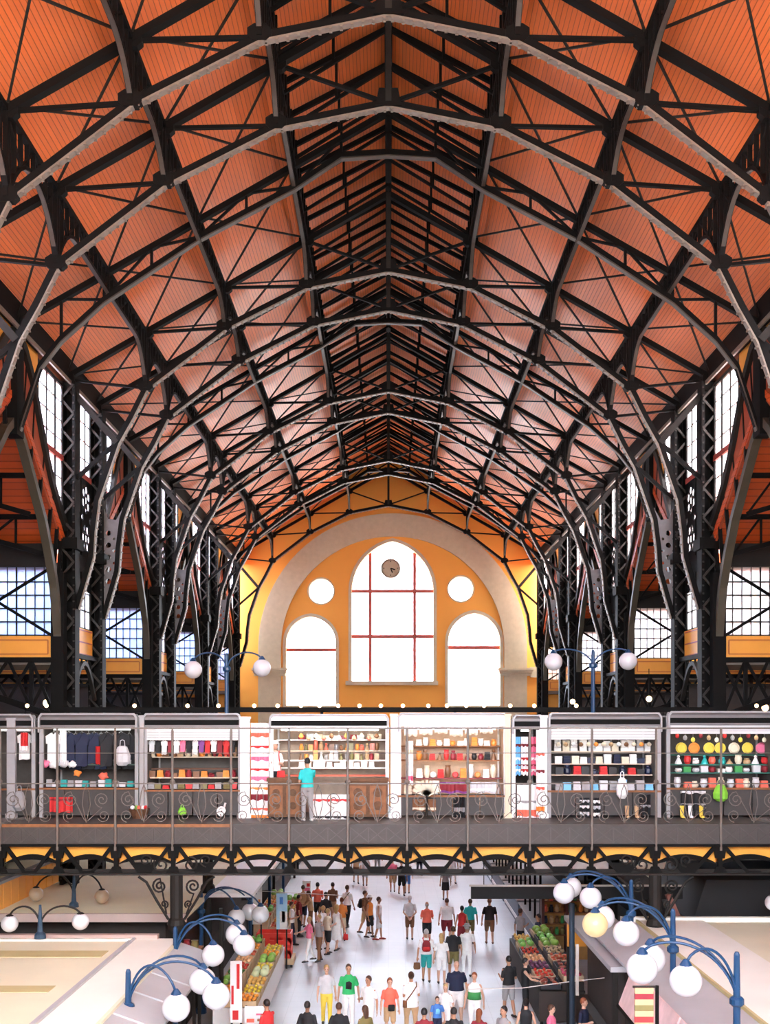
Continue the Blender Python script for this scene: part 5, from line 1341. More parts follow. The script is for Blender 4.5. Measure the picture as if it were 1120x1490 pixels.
for r_ in range(4):
    for i in range(8):
        c = ['tan', 'olive', 'coral', 'brown', 'orange', 'navy', 'green', 'cream'][(i * 3 + r_ * 5) % 8]
        tag(jar(5.62 + .2 * i + (.05 if i > 3 else 0), 39.3, (.95, 1.35, 1.75, 2.15)[r_], .075, .26).build('storage_jar', cp(c)), '%s jar on the %s shelf of the yellow-brown cabinet, %s in its row' % (c, ['lowest', 'second', 'third', 'top'][r_], ORD[i]), 'jar', 'jars in the yellow-brown cabinet')
t = thing('stall_pole', 'dark slim pole with a pale strip beside the produce, under the lamp globes', 'pole', (4.67, 28, 0))
MB().tube([V(4.67, 28, 0), V(4.67, 28, 3.95)], .07, 8).build('shaft', mat('dark blue pole', (.015, .03, .05), .5), t)
MB().box(4.76, 4.84, 27.96, 28.0, 1.6, 2.9).build('pale_strip', mat('pale strip', (.5, .45, .4), .5), t); MB().box(4.5, 4.84, 27.85, 28.15, 0, .08).build('foot_plate', IRON, t)
tag(MB().tube([V(2.0, 28.0, 1.75), V(3.4, 28, 1.78), V(4.67, 28, 1.95), V(5.6, 28, 2.05)], .012, 5).build('cable', mat('pale cable', (.6, .55, .5), .6)), 'thin pale cable strung from the slim pole over the produce', 'cable')
tag(MB().tube([V(-5.0, 36, 3.05), V(-3.2, 36, 2.95), V(-1.2, 36, 2.85)], .012, 5).build('cable', mat('pale cable', (.6, .55, .5), .6)), 'thin pale cable strung across the walk from the blue pole', 'cable')
# far row of kiosks beyond, both sides
kiosk('cream-roofed kiosk far down the hall behind the long one', -17, -5.0, 49, 60, ZR, -1)
kiosk('last cream-roofed kiosk by the end wall, cream roof side', -17, -5.0, 62, 72, ZR, -1)
kiosk('cream-roofed kiosk far down the dark canopy side', 8.8, 17, 36, 50, ZR, 1)
kiosk('last cream-roofed kiosk by the end wall, dark canopy side', 8.8, 17, 52, 72, ZR, 1)

# invented kiosk blocks, added to darken the aisle galleries
for s, side in ((-1, 'left'), (1, 'right')):
    for i, y in enumerate((41.0, 54.0, 66.0)):
        x0, x1 = (11.2, 20.6) if s > 0 else (-20.6, -11.2)
        t = thing('gallery_dark_block', 'dark block added to blacken the %s aisle gallery, %s from the bridge' % (side, ORD[i]), 'kiosk', ((x0 + x1) / 2, y, 5.95), 'added darkening blocks')
        MB().box(x0, x1, y, y + 2, 9.85, 9.97).build('roof', IRON2, t)
        for k in range(8):
            a = x0 + (x1 - x0) * k / 8
            MB().box(a + .03, a + (x1 - x0) / 8 - .03, y + .1, y + .16, 6.95, 9.85).build('shutter_panel', DARKW, t)
        MB().box(x0, x1, y - .1, y + .5, 5.95, 6.95).build('counter', DARKW, t)
        MB().box(x0, x1, y + 1.8, y + 1.9, 5.95, 9.85).build('back_panel', DARKW, t)
# ------------------------------------------------------------------ people
SKIN = {'light': mat('skin light', (.62, .36, .25), .5, 0, .06, 8), 'tan': mat('skin tanned', (.48, .25, .15), .5, 0, .06, 8), 'brown': mat('skin brown', (.25, .12, .07), .5, 0, .06, 8)}
HAIR = {k: mat('hair ' + k, c, .55, 0, .35, 30) for k, c in {'black': (.012, .009, .008), 'brown': (.07, .03, .015), 'blond': (.5, .33, .13), 'grey': (.45, .43, .41), 'red': (.22, .06, .02), 'white': (.7, .68, .66)}.items()}
SOLE = mat('dark shoe', (.03, .025, .022), .5, 0, .2, 8); SANDAL = mat('brown sandal', (.16, .06, .03), .6, 0, .2, 8); WSHOE = mat('white shoe', (.75, .74, .73), .5)
EYE = mat('dark eye', (.015, .012, .01), .3); LIP = mat('lip', (.4, .12, .1), .5)
PENDING = []
def loft(b, secs, n=14):
    """secs: (cx, cy, z, rx, ry)"""
    vs = []; fs = []
    for cx, cy, z, rx, ry in secs:
        for j in range(n):
            a = 2 * PI * j / n; vs.append((cx + rx * math.cos(a), cy + ry * math.sin(a), z))
    for i in range(len(secs) - 1):
        for j in range(n): fs.append((i * n + j, i * n + (j + 1) % n, (i + 1) * n + (j + 1) % n, (i + 1) * n + j))
    fs.append(tuple(range(n - 1, -1, -1))); fs.append(tuple((len(secs) - 1) * n + j for j in range(n)))
    b.mesh(vs, fs)
def limb(b, pts, rs):
    b.tube(pts, rs, 10)
    for p, r in zip(pts, rs): b.ball(p, r * 1.0, 10, 7)
def hand(b, wr, d, side, curl=.5):
    """palm, four unequal bent fingers and a side thumb; d = direction of the forearm"""
    d = Vector(d).normalized(); pal = wr + d * .05
    rot = d.to_track_quat('Z', 'Y').to_matrix()
    b.ball(pal, .048, 10, 7, (.42, .85, 1.15), rot)
    f = rot @ Vector((0, 1, 0)); inn = rot @ Vector((-side if abs(d.z) > .5 else 1, 0, 0))
    for k, L in enumerate((.062, .074, .07, .055)):
        p0 = pal + d * .035 + f * (-.03 + .02 * k); p1 = p0 + (d + inn * .15 * curl).normalized() * L * .55; p2 = p1 + (d * .8 + inn * .8 * curl).normalized() * L * .5
        b.tube([p0, p1, p2], [.0105, .010, .0085], 6); b.ball(p2, .0085, 6, 5)
    p0 = pal - d * .02 - f * .035; p1 = p0 - f * .022 + d * .028; p2 = p1 + d * .03 + inn * .008
    b.tube([p0, p1, p2], [.013, .012, .0095], 6); b.ball(p2, .0095, 6, 5)
def person(px, py, H, face, label, top='white', sleeve='short', bottom='navy', legs='shorts', hair='brown', hstyle='short', skin='light', walk=.0, arms=('down', 'down'), build=1.0, z0=0.0, Y=None, extras=(), lean=0.0, shoes=None, fem=False, toplen=.93):
    if Y is None: Y = F * (E - z0 - H) / (py - 1048)
    X = (px - 565) * Y / F
    t = thing('person', label, 'person', (X, Y, z0), 'people in the market hall')
    k = H / 1.75; R = Matrix.Rotation(face, 4, 'Z')
    w = build
    def ly(z): return -lean * max(0, z - .95)
    b = MB()
    # joints
    hipw = .088 * w; swing = walk
    legj = []
    for s in (-1, 1):
        sw = swing * s
        hip = V(s * hipw, 0, .92); knee = V(s * (hipw + .005), -sw * .42 - .015, .5 + abs(sw) * .02); ank = V(s * (hipw + .005), -sw * .82 + (.06 if sw < 0 else 0), .085 + (.05 if sw < -.15 else 0))
        legj.append((hip, knee, ank))
        limb(b, [hip, hip.lerp(knee, .5), knee, knee.lerp(ank, .35), ank], [.083 * w, .075 * w, .052, .052 * (.5 + .5 * w), .036])
        b.ball(ank + V(0, .02, -.045), .04, 8, 6)
    shw = (.158 if fem else .178) * (.6 + .4 * w)
    loft(b, [(0, 0, .86, .10 * w, .085 * w), (0, .0, .93, .158 * w, .105 * w), (0, ly(1.0), 1.0, (.165 if fem else .155) * w, .11 * w), (0, ly(1.1), 1.1, (.128 if fem else .145) * w, .098 * w), (0, ly(1.22), 1.22, .15 * w, .108 * w), (0, ly(1.33), 1.33, .16 * w, .11 * w), (0, ly(1.39), 1.39, .13 * w, .082 * w), (0, ly(1.43), 1.43, .092, .062), (0, ly(1.46), 1.46, .06, .052)])
    hy = ly(1.6) - .01
    b.tube([V(0, ly(1.42), 1.42), V(0, hy + .005, 1.56)], [.058, .05], 10)
    b.ball((0, hy, 1.635), .1, 14, 10, (.76, .95, 1.15)); b.ball((0, hy - .03, 1.575), .058, 10, 8, (.95, .95, .85))
    b.ball((0, hy - .096, 1.622), .016, 7, 5, (.8, 1, 1.3))
    for s in (-1, 1): b.ball((s * .077, hy + .005, 1.63), .024, 7, 5, (.4, .8, 1.2))
    armj = []
    for s, mode in zip((-1, 1), arms):
        sh = V(s * shw, ly(1.4), 1.368); sw = -swing * s * .6
        if mode == 'down': el = sh + V(s * .085, .02 - sw * .25, -.28); wr = el + V(s * .025, -.06 - sw * .35, -.245)
        elif mode == 'bent': el = sh + V(s * .05, .02, -.28); wr = el + V(-s * .06, -.2, .06)
        elif mode == 'reach': el = sh + V(s * .04, -.18, -.2); wr = el + V(0, -.24, -.05)
        elif mode == 'behind': el = sh + V(s * .07, .1, -.27); wr = el + V(-s * .18, .06, -.19)
        elif mode == 'hip': el = sh + V(s * .16, .08, -.22); wr = el + V(-s * .12, -.08, -.16)
        else: el = sh + V(s * .05, -.02, -.28); wr = el + V(-s * .1, -.18, .12)
        armj.append((sh, el, wr))
        limb(b, [sh, sh.lerp(el, .5), el, el.lerp(wr, .4), wr], [.05 * (.5 + .5 * w), .043, .035, .036, .024])
        hand(b, wr, wr - el, s)
    def put(mb, name, m, vox=None, parent=None, shift=True):
        mb.v = [V(X, Y, z0) + R @ (v * k) for v in mb.v]
        o = mb.build(name, m, parent or t, smooth=True)
        if vox: PENDING.append((o, vox * k))
        return o
    put(b, 'body', SKIN[skin], .0125)
    # shirt
    if top:
        g = .016; b = MB(); tl = toplen
        secs = [(0, ly(tl), tl, .172 * w + g, .118 * w + g)] + ([(0, 0, .98, (.168 if fem else .16) * w + g, .112 * w + g)] if tl < .97 else []) + [(0, ly(1.1), 1.1, (.138 if fem else .15) * w + g, .104 * w + g), (0, ly(1.22), 1.22, .153 * w + g, .112 * w + g), (0, ly(1.33), 1.33, .168 * w + g, .115 * w + g), (0, ly(1.395), 1.395, .142 * w + g * .6, .088 * w + g), (0, ly(1.435), 1.435, .105, .072), (0, ly(1.475), 1.475, .075, .06)]
        if tl < .6: secs = [(0, 0, tl, .2 * w, .17 * w), (0, 0, .8, .19 * w, .15 * w)] + secs[1:]
        loft(b, secs)
        for (sh, el, wr) in armj:
            if sleeve == 'short': limb(b, [sh + V(-s * .01, 0, .004), sh.lerp(el, .35), sh.lerp(el, .64)], [.056 * (.5 + .5 * w), .057, .058])
            elif sleeve == 'long': limb(b, [sh + V(-s * .01, 0, .004), sh.lerp(el, .5), el, el.lerp(wr, .9)], [.057, .053, .048, .036])
        shirt = put(b, 'dress' if tl < .6 else 'shirt', cm(top), .017)
    if legs == 'shorts' or legs == 'trousers':
        b = MB(); loft(b, [(0, 0, .84, .11 * w, .095 * w), (0, 0, .93, .168 * w, .116 * w), (0, ly(1.02), 1.02, .16 * w, .112 * w)])
        for hip, knee, ank in legj:
            if legs == 'shorts': limb(b, [hip, hip.lerp(knee, .5), hip.lerp(knee, .92)], [.096 * w, .092 * w, .082])
            else: limb(b, [hip, hip.lerp(knee, .5), knee, knee.lerp(ank, .5), knee.lerp(ank, .95)], [.096 * w, .088 * w, .07, .062, .058])
        put(b, legs, cm(bottom), .016)
    elif legs == 'skirt':
        b = MB(); loft(b, [(0, 0, .52, .2 * w, .18 * w), (0, 0, .75, .19 * w, .15 * w), (0, 0, .93, .172 * w, .12 * w), (0, 0, 1.03, .15 * w, .108 * w)]); put(b, 'skirt', cm(bottom), .016)
    for (hip, knee, ank), s in zip(legj, (-1, 1)):
        b = MB(); z = ank.z - .085
        b.mesh([], []); loft_pts = [V(ank.x, ank.y + .07, z + .035), V(ank.x, ank.y + .01, z + .045), V(ank.x + s * .006, ank.y - .08, z + .038), V(ank.x + s * .01, ank.y - .16, z + .028)]
        b.tube(loft_pts, [.034, .042, .044, .026], 10); b.ball(loft_pts[0], .034, 8, 6); b.ball(loft_pts[3], .026, 8, 6)
        for q in range(len(b.v)):
            if b.v[q].z < z: b.v[q] = V(b.v[q].x, b.v[q].y, z)
        put(b, 'shoe', shoes or SOLE)
    # hair
    if hstyle != 'bald':
        b = MB(); b.ball((0, hy + .016, 1.655), .108, 14, 10, (.8, .93, 1.05))
        for q, v in enumerate(b.v):                               # clear the face
            if v.y < hy - .03 and v.z < 1.685: b.v[q] = V(v.x * .9, hy - .03 + (v.y - hy + .03) * .15, v.z)
            if v.z < 1.59 and hstyle == 'short': b.v[q] = V(v.x * .9, v.y * .9 + .0, 1.59 + (v.z - 1.59) * .3)
        if hstyle == 'long': loft(b, [(0, hy + .075, 1.38, .055, .02), (0, hy + .07, 1.5, .075, .035), (0, hy + .055, 1.62, .08, .05)], 10)
        if hstyle == 'tail': limb(b, [V(0, hy + .1, 1.66), V(0, hy + .14, 1.58), V(0, hy + .12, 1.45)], [.035, .032, .015])
        if hstyle == 'bun': b.ball((0, hy + .1, 1.7), .045, 8, 6)
        put(b, 'hair', HAIR[hair], .014)
    elif hair:
        b = MB(); b.ball((0, hy + .03, 1.625), .1, 12, 8, (.82, .8, .6)); put(b, 'hair', HAIR[hair], .014)
    if abs(face) < 1.9:
        for s in (-1, 1):
            b = MB(); b.ball((s * .03, hy - .084, 1.64), .0105, 6, 5); put(b, 'eye', EYE)
        b = MB(); b.ball((0, hy - .086, 1.578), .016, 8, 5, (1.3, .5, .4)); put(b, 'mouth', LIP)
    for e in extras:
        if e[0] == 'backpack':
            b = MB(); loft(b, [(0, .185, 1.05, .12, .07), (0, .2, 1.12, .15, .085), (0, .195, 1.3, .14, .08), (0, .18, 1.42, .09, .05)], 12); o = put(b, 'backpack', cm(e[1]), .018)
            b = MB(); loft(b, [(0, .27, 1.08, .1, .03), (0, .285, 1.14, .11, .04), (0, .275, 1.22, .1, .03)], 10); put(b, 'backpack_pocket', cm(e[2]), parent=o)
            for s in (-1, 1):
                b = MB(); b.tube([V(s * .1, .14, 1.4), V(s * .11, .02, 1.475), V(s * .11, -.13, 1.36), V(s * .13, -.06, 1.12), V(s * .12, .12, 1.1)], .018, 6); put(b, 'strap', cm(e[2]), parent=o)
        if e[0] == 'handbag':
            s = e[2]; wr = armj[0 if s < 0 else 1][2]
            b = MB(); loft(b, [(wr.x + s * .02, wr.y - .05, wr.z - .42, .1, .05), (wr.x + s * .02, wr.y - .05, wr.z - .36, .12, .06), (wr.x + s * .02, wr.y - .05, wr.z - .2, .1, .04)], 10); o = put(b, 'handbag', cm(e[1]))
            b = MB(); b.tube([wr + V(s * .02, -.05, -.2), wr + V(0, -.06, -.08), wr + V(s * .02, -.05, -.2) + V(0, .03, 0)], .01, 5); put(b, 'bag_handle', cm(e[1]), parent=o)
        if e[0] == 'sling':
            b = MB(); y = .145 * w; b.path([V(-.14, .02, 1.47), V(-.1, y - .0, 1.38), V(.05, y + .01, 1.18), V(.18, y * .8, 1.0)], .03, .012, (1, 0, 1)); put(b, 'sling_strap', cm(e[1]))
            b = MB(); loft(b, [(.21, .08, .8, .06, .09), (.21, .08, .98, .06, .08)], 8); put(b, 'shoulder_bag', cm(e[1]))
        if e[0] == 'waistbag':
            b = MB(); loft(b, [(.03, -.16, .84, .09, .035), (.03, -.17, .95, .1, .04), (.03, -.16, 1.02, .09, .03)], 10); put(b, 'waist_bag', cm(e[1]))
        if e[0] == 'print':
            b = MB(); b.prism([(-.08, 1.1), (.08, 1.08), (.09, 1.26), (.02, 1.31), (-.07, 1.28)], lambda u, v, q: V(u, -.128 * w - .012 + q + abs(u) * .12, v), 0, .012); put(b, 'shirt_print', cm(e[1]), parent=shirt)
        if e[0] == 'hat':
            b = MB(); b.lathe((0, hy, 1.69), [(.15, 0), (.15, .01), (.095, .015), (.09, .08), (.05, .1)], 14); put(b, 'hat', cm(e[1]))
        if e[0] == 'block':
            b = MB(); loft(b, [(0, 0, .98, .168 * w + .024, .118 * w + .024), (0, 0, 1.1, .145 * w + .024, .106 * w + .024), (0, 0, 1.2, .153 * w + .022, .112 * w + .022)]); put(b, 'colour_panel', cm(e[1]), parent=shirt)
    return t
AW = PI            # walking away
# people walking away down the walk
person(596, 1303, 1.72, AW, 'person in pale grey shirt and dark shorts, hands clasped behind back', 'pale grey', 'short', 'brown', 'shorts', 'white', 'short', 'light', 0.05, ('behind', 'behind'), 1.05)
person(621, 1312, 1.68, AW, 'person in pink shirt and dark shorts walking away beside the grey shirt', 'coral', 'short', 'black', 'shorts', 'grey', 'bald', 'light', .15, ('bent', 'bent'), 1.05)
person(650, 1307, 1.75, AW, 'broad person in white shirt walking away beside the pink shirt', 'white', 'short', 'dark red', 'shorts', 'brown', 'short', 'light', .15, ('down', 'down'), 1.25)
person(620, 1352, 1.74, AW, 'person with red backpack and dark green shorts walking away', 'white', 'short', 'teal', 'shorts', 'grey', 'short', 'tan', .2, ('down', 'down'), 1.0, extras=[('backpack', 'dark red', 'red'), ('handbag', 'brown', 1)])
person(659, 1348, 1.74, AW, 'person in black t-shirt and olive shorts walking away', 'black', 'short', 'olive', 'shorts', 'brown', 'short', 'tan', .2, ('down', 'bent'), 1.1)
person(642, 1358, 1.66, AW, 'person in pinkish white top half hidden by the black t-shirt', 'white', 'short', 'white', 'shorts', 'blond', 'long', 'light', .15, fem=True)
person(679, 1345, 1.72, AW, 'person in white t-shirt and white trousers with a grey cap', 'white', 'short', 'white', 'trousers', 'grey', 'short', 'tan', .15, build=1.1, extras=[('hat', 'grey')])
person(672, 1318, 1.62, AW, 'person in red top just beyond the grey cap', 'red', 'none', 'dark red', 'skirt', 'black', 'bun', 'tan', .1, fem=True)
person(684, 1308, 1.7, AW, 'person in teal top beyond the red top', 'turquoise', 'short', 'olive', 'shorts', 'brown', 'short', 'tan', .1)
person(712, 1307, 1.76, AW, 'person in black t-shirt and dark shorts alone by the stall counters', 'black', 'short', 'brown', 'shorts', 'red', 'short', 'light', .18, ('down', 'down'), 1.1, shoes=SANDAL)
# standing sideways in the middle distance
person(531, 1296, 1.74, 1.3, 'person with dark backpack and tan shorts seen from the side', 'brown', 'short', 'tan', 'shorts', 'brown', 'short', 'tan', .2, extras=[('backpack', 'black', 'brown')])
person(538, 1303, 1.66, 1.1, 'person in orange tank top beside the dark backpack', 'orange', 'none', 'black', 'shorts', 'brown', 'short', 'tan', .1, fem=True, extras=[('hat', 'pale grey')])
person(551, 1305, 1.68, 1.5, 'person in white sleeveless top and white shorts with red shoes', 'white', 'none', 'pale grey', 'shorts', 'brown', 'short', 'tan', .12, fem=True, shoes=mat('red shoe', (.4, .05, .04), .5), toplen=1.0)
person(505, 1288, 1.74, 2.6, 'person in white t-shirt with a dark shoulder bag', 'white', 'short', 'black', 'trousers', 'brown', 'short', 'tan', .15, extras=[('sling', 'olive')])
# cluster at the produce of the cream roof side
person(450, 1334, 1.6, -1.2, 'person in red and white top and white trousers at the red crates', 'pink', 'short', 'white', 'trousers', 'blond', 'short', 'light', .2, ('reach', 'down'), fem=True)
person(464, 1331, 1.66, -.9, 'person in grey brown t-shirt at the second produce table', 'grey', 'short', 'brown', 'trousers', 'blond', 'short', 'light', .1)
person(477, 1322, 1.68, 2.2, 'person in tan shirt and black shorts at the second produce table', 'cream', 'short', 'black', 'shorts', 'blond', 'short', 'light', .1, ('bent', 'down'))
person(490, 1316, 1.74, 2.6, 'person in long white dress with dark shoes carrying a red bag', 'white', 'none', 'white', 'none', 'blond', 'long', 'light', .2, fem=True, toplen=.42, extras=[('handbag', 'red', -1)])
person(474, 1298, 1.72, 2.8, 'dark clothed person with a dark cap beyond the white dress', 'black', 'short', 'black', 'trousers', 'black', 'short', 'tan', .1)
person(452, 1296, 1.7, -1.5, 'person in brown top leaning to the second produce table', 'tan', 'short', 'brown', 'trousers', 'brown', 'short', 'tan', .05, ('reach', 'reach'), lean=.15)
person(435, 1302, 1.66, 1.7, 'stall keeper in reddish brown top behind the second produce table', 'dark red', 'short', 'black', 'trousers', 'black', 'short', 'tan')
for px, py, H, f, lab, tp, bt, lg, hr in [
    (424, 1312, 1.68, 1.5, 'person in white apron-like top behind the red crates', 'white', 'navy', 'trousers', 'brown'),
    (441, 1288, 1.72, 2.9, 'person in tan t-shirt between two dark tops far by the produce', 'tan', 'navy', 'shorts', 'brown'),
    (462, 1284, 1.74, 3.0, 'person in coral t-shirt and black shorts far by the produce', 'coral', 'black', 'shorts', 'black'),
    (484, 1284, 1.70, 2.7, 'person in brown t-shirt near the dark cap', 'brown', 'tan', 'shorts', 'brown'),
    (497, 1306, 1.66, 3.3, 'person in peach t-shirt just beyond the long white dress', 'orange', 'cream', 'skirt', 'red'),
    (470, 1318, 1.64, -2.0, 'person in white t-shirt squeezed among the produce shoppers', 'white', 'grey', 'shorts', 'blond'),
    (783, 1330, 1.72, -1.3, 'stall keeper in dark navy top behind the lettuce crates', 'navy', 'black', 'trousers', 'black'),
    (757, 1322, 1.7, 2.2, 'person in dark grey t-shirt along the far stall counters', 'grey', 'black', 'trousers', 'brown')]:
    person(px, py, H, f, lab, tp, 'short', bt, lg, hr, 'short', 'tan', .12, ('bent', 'down'), fem=lg == 'skirt')
# far down the hall, mostly hidden by the bridge
for i, (px, Y, tp, bt, lg, hr) in enumerate([(518, 58, 'tan', 'brown', 'shorts', 'brown'), (531, 57, 'pale grey', 'grey', 'shorts', 'grey'), (549, 62, 'navy', 'grey', 'trousers', 'black'), (571, 55, 'pink', 'tan', 'shorts', 'blond'), (584, 54, 'black', 'black', 'shorts', 'brown'), (592, 54.5, 'white', 'blue', 'shorts', 'brown'), (610, 61, 'red', 'navy', 'trousers', 'black'), (648, 52.5, 'grey', 'black', 'skirt', 'brown'), (659, 58, 'white', 'white', 'trousers', 'blond'), (672, 64, 'coral', 'cream', 'shorts', 'brown')]):
    person(px, 0, 1.64 + .02 * (i % 6), AW if i % 2 else 0.2, 'person in %s top and %s %s far down the walk beneath the bridge' % (tp, bt, lg), tp, 'short', bt, lg, hr, 'short', 'tan' if i % 3 else 'light', .18, Y=Y, fem=(lg == 'skirt'))
# walking towards us
person(507, 1403, 1.77, .05, 'person in bright green t-shirt with dark print and white trousers', 'emerald', 'short', 'white', 'trousers', 'brown', 'short', 'tan', .15, extras=[('print', 'black')])
person(475, 1404, 1.7, .1, 'blond person in pale grey t-shirt and yellow trousers', 'pale grey', 'short', 'yellow', 'trousers', 'blond', 'tail', 'light', .15, fem=True)
person(536, 1420, 1.72, -.6, 'person in white shirt and white trousers beside the coral top', 'white', 'short', 'white', 'trousers', 'brown', 'short', 'tan', .1, ('bent', 'down'))
person(567, 1423, 1.64, .1, 'person in coral top with a black waist bag and tan shorts', 'coral', 'short', 'tan', 'shorts', 'red', 'short', 'light', .15, fem=True, extras=[('waistbag', 'black')])
person(598, 1414, 1.72, AW + .3, 'person in white tunic with a brown sling strap, back turned', 'white', 'short', 'tan', 'trousers', 'brown', 'bun', 'tan', .1, ('bent', 'bent'), 1.2, fem=True, toplen=.78, extras=[('sling', 'brown')])
person(664, 1398, 1.78, .1, 'bald person in navy shirt and white shorts coming nearer', 'navy', 'short', 'white', 'shorts', 'blond', 'bald', 'light', .15, build=1.25)
person(690, 1415, 1.66, -.2, 'person in white top with a green panel and white trousers', 'white', 'none', 'white', 'trousers', 'red', 'short', 'light', .1, fem=True, build=1.1, extras=[('block', 'green')])
person(648, 1432, 1.42, -.3, 'child in white t-shirt before the navy shirt', 'white', 'short', 'white', 'shorts', 'blond', 'short', 'light', .1)
person(636, 1450, 1.2, .1, 'small child in blue t-shirt with a pale print', 'blue', 'short', 'navy', 'shorts', 'brown', 'short', 'light', .1, extras=[('print', 'sky blue')])
person(740, 1391, 1.76, AW + .5, 'person in black t-shirt and grey shorts at the produce table', 'black', 'short', 'grey', 'shorts', 'black', 'short', 'tan', .1, ('bent', 'bent'), 1.1)
person(764, 1394, 1.72, -1.7 + PI, 'person with black hair reaching over the dark produce table', 'black', 'none', 'black', 'trousers', 'black', 'short', 'light', .05, ('reach', 'reach'), fem=True)
# heads along the lower edge
person(447, 1457, 1.66, AW - .3, 'person with dark hair and black jacket at the lower edge, below yellow trousers', 'black', 'long', 'black', 'trousers', 'black', 'short', 'brown', .1)
person(493, 1459, 1.66, AW, 'person in black t-shirt at the lower edge, below the green t-shirt', 'black', 'short', 'brown', 'trousers', 'brown', 'short', 'tan', .1)
person(531, 1463, 1.62, AW + .6, 'person with brown bob hair in olive top at the lower edge', 'olive', 'short', 'brown', 'trousers', 'brown', 'long', 'tan', .1, fem=True)
person(391, 1455, 1.7, AW + .9, 'person in red t-shirt leaning toward the orange crates', 'red', 'short', 'navy', 'trousers', 'black', 'short', 'tan', .05, ('reach', 'down'), lean=.12)
person(617, 1467, 1.66, AW, 'person with black hair and dark red top at the lower edge', 'dark red', 'short', 'black', 'trousers', 'black', 'short', 'tan', .1)
person(660, 1466, 1.68, AW + .1, 'person with black hair and charcoal top at the lower edge, below the child', 'black', 'short', 'grey', 'trousers', 'black', 'short', 'tan', .1)
person(697, 1468, 1.62, AW - .4, 'person with long red brown hair at the lower edge', 'dark red', 'short', 'brown', 'trousers', 'red', 'long', 'light', .1, fem=True)
person(733, 1464, 1.68, -.9, 'person in grey shirt at the lower edge, below the produce shoppers', 'grey', 'short', 'navy', 'trousers', 'black', 'short', 'tan', .1)
person(765, 1453, 1.66, AW, 'person in black tank top with pinned dark hair at the lower edge', 'black', 'none', 'black', 'skirt', 'black', 'bun', 'light', .05, fem=True, toplen=1.0)
person(802, 1462, 1.6, 1.2, 'person in pink top behind the end of the dark produce table', 'pink', 'short', 'brown', 'trousers', 'brown', 'short', 'light', .05, ('bent', 'bent'), fem=True)
person(849, 1452, 1.68, 1.0, 'person in dark top with red collar beside the dark kiosk', 'navy', 'short', 'black', 'trousers', 'red', 'short', 'light', .05, ('bent', 'down'))
# on the bridge
person(447, 0, 1.66, AW + .35, 'person in turquoise shirt and grey trousers at the carved counter on the bridge', 'turquoise', 'short', 'grey', 'trousers', 'black', 'short', 'tan', .05, ('reach', 'bent'), z0=DK, Y=28.95, shoes=WSHOE)
person(400, 0, 1.72, .1, 'person with a white hat and red bags inside the open stall on the bridge', 'white', 'short', 'black', 'trousers', 'brown', 'short', 'light', .05, ('bent', 'bent'), z0=DK + .34, Y=30.25, extras=[('hat', 'white'), ('backpack', 'black', 'red'), ('handbag', 'red', 1)], fem=True)
tag(MB().box(-3.4, -2.8, 30.0, 30.5, DK, DK + .34).build('step_box', WOOD), 'low wooden step behind the carved counter', 'step')

# turn the rough figures into smooth continuous skins
def finish():
    for o, vx in PENDING:
        r = o.modifiers.new('r', 'REMESH'); r.mode = 'VOXEL'; r.voxel_size = vx; r.use_smooth_shade = True
        s = o.modifiers.new('s', 'SMOOTH'); s.factor = .5; s.iterations = 2
    bpy.context.view_layer.update()
    dg = bpy.context.evaluated_depsgraph_get()
    for o, vx in PENDING:
        me = bpy.data.meshes.new_from_object(o.evaluated_get(dg)); old = o.data
        me.name = old.name
        o.modifiers.clear(); o.data = me; bpy.data.meshes.remove(old)
        if not me.materials: pass
finish()
EXPO = 2.42
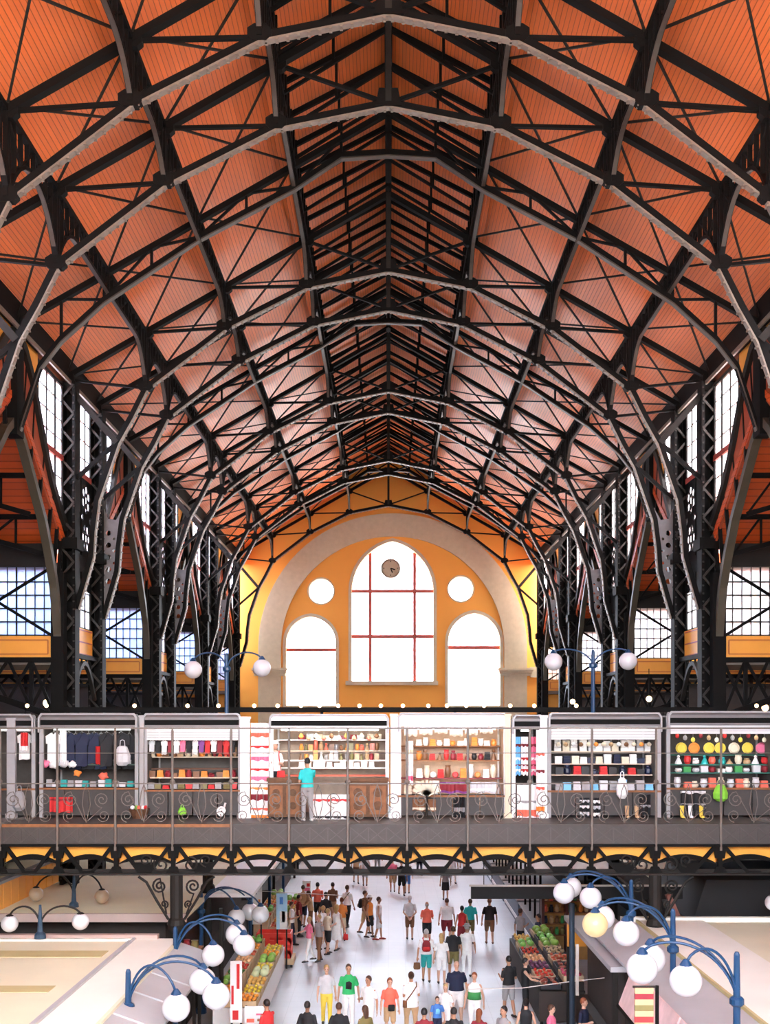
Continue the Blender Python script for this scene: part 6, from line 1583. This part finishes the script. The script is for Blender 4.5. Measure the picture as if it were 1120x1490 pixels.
# ------------------------------------------------------------------ light, sky, camera
w = bpy.data.worlds.new('World'); SC.world = w; w.use_nodes = True
nt = w.node_tree; bg = nt.nodes['Background']
tc = nt.nodes.new('ShaderNodeTexCoord'); sp = nt.nodes.new('ShaderNodeSeparateXYZ'); nt.links.new(tc.outputs['Generated'], sp.inputs[0])
cr = nt.nodes.new('ShaderNodeValToRGB'); nt.links.new(sp.outputs[2], cr.inputs[0])
cr.color_ramp.elements[0].position = .0; cr.color_ramp.elements[0].color = (.55, .52, .48, 1)
cr.color_ramp.elements[1].position = .06; cr.color_ramp.elements[1].color = (.93, .96, 1, 1)
c2 = nt.nodes.new('ShaderNodeMapRange'); nt.links.new(sp.outputs[0], c2.inputs[0]); c2.inputs[1].default_value = -1; c2.inputs[2].default_value = 1
c3 = nt.nodes.new('ShaderNodeValToRGB'); nt.links.new(c2.outputs[0], c3.inputs[0])
c3.color_ramp.elements[0].color = (.68, .80, 1, 1); c3.color_ramp.elements[1].color = (1, .97, .92, 1)
mm = nt.nodes.new('ShaderNodeMix'); mm.data_type = 'RGBA'; mm.blend_type = 'MULTIPLY'; mm.inputs[0].default_value = 1
nt.links.new(cr.outputs[0], mm.inputs[6]); nt.links.new(c3.outputs[0], mm.inputs[7]); nt.links.new(mm.outputs[2], bg.inputs[0]); bg.inputs[1].default_value = 7.0
def sun(name, rot, strength, angle, col):
    l = bpy.data.lights.new(name, 'SUN'); l.energy = strength; l.angle = angle; l.color = col
    o = bpy.data.objects.new(name, l); COL.objects.link(o); o.rotation_euler = rot
    return o
cam = bpy.data.cameras.new('Camera'); co = bpy.data.objects.new('Camera', cam); COL.objects.link(co)
co.location = (0, 0, E); co.rotation_euler = (PI / 2, 0, 0)
cam.sensor_fit = 'VERTICAL'; cam.sensor_height = 36; cam.lens = 36 * F / 1490
cam.shift_y = (1048 - 745) / 1490; cam.shift_x = -(565 - 560) / 1490
cam.clip_start = .1; cam.clip_end = 400
SC.camera = co
SC.view_settings.view_transform = 'Standard'; SC.view_settings.look = 'None'; SC.view_settings.gamma = 1; SC.view_settings.exposure = EXPO
try: SC.view_settings.use_curve_mapping = False
except Exception: pass
SC.cycles.max_bounces = 8; SC.cycles.diffuse_bounces = 5; SC.cycles.transparent_max_bounces = 24
SC.cycles.sample_clamp_indirect = 8
SC.cycles.use_denoising = True
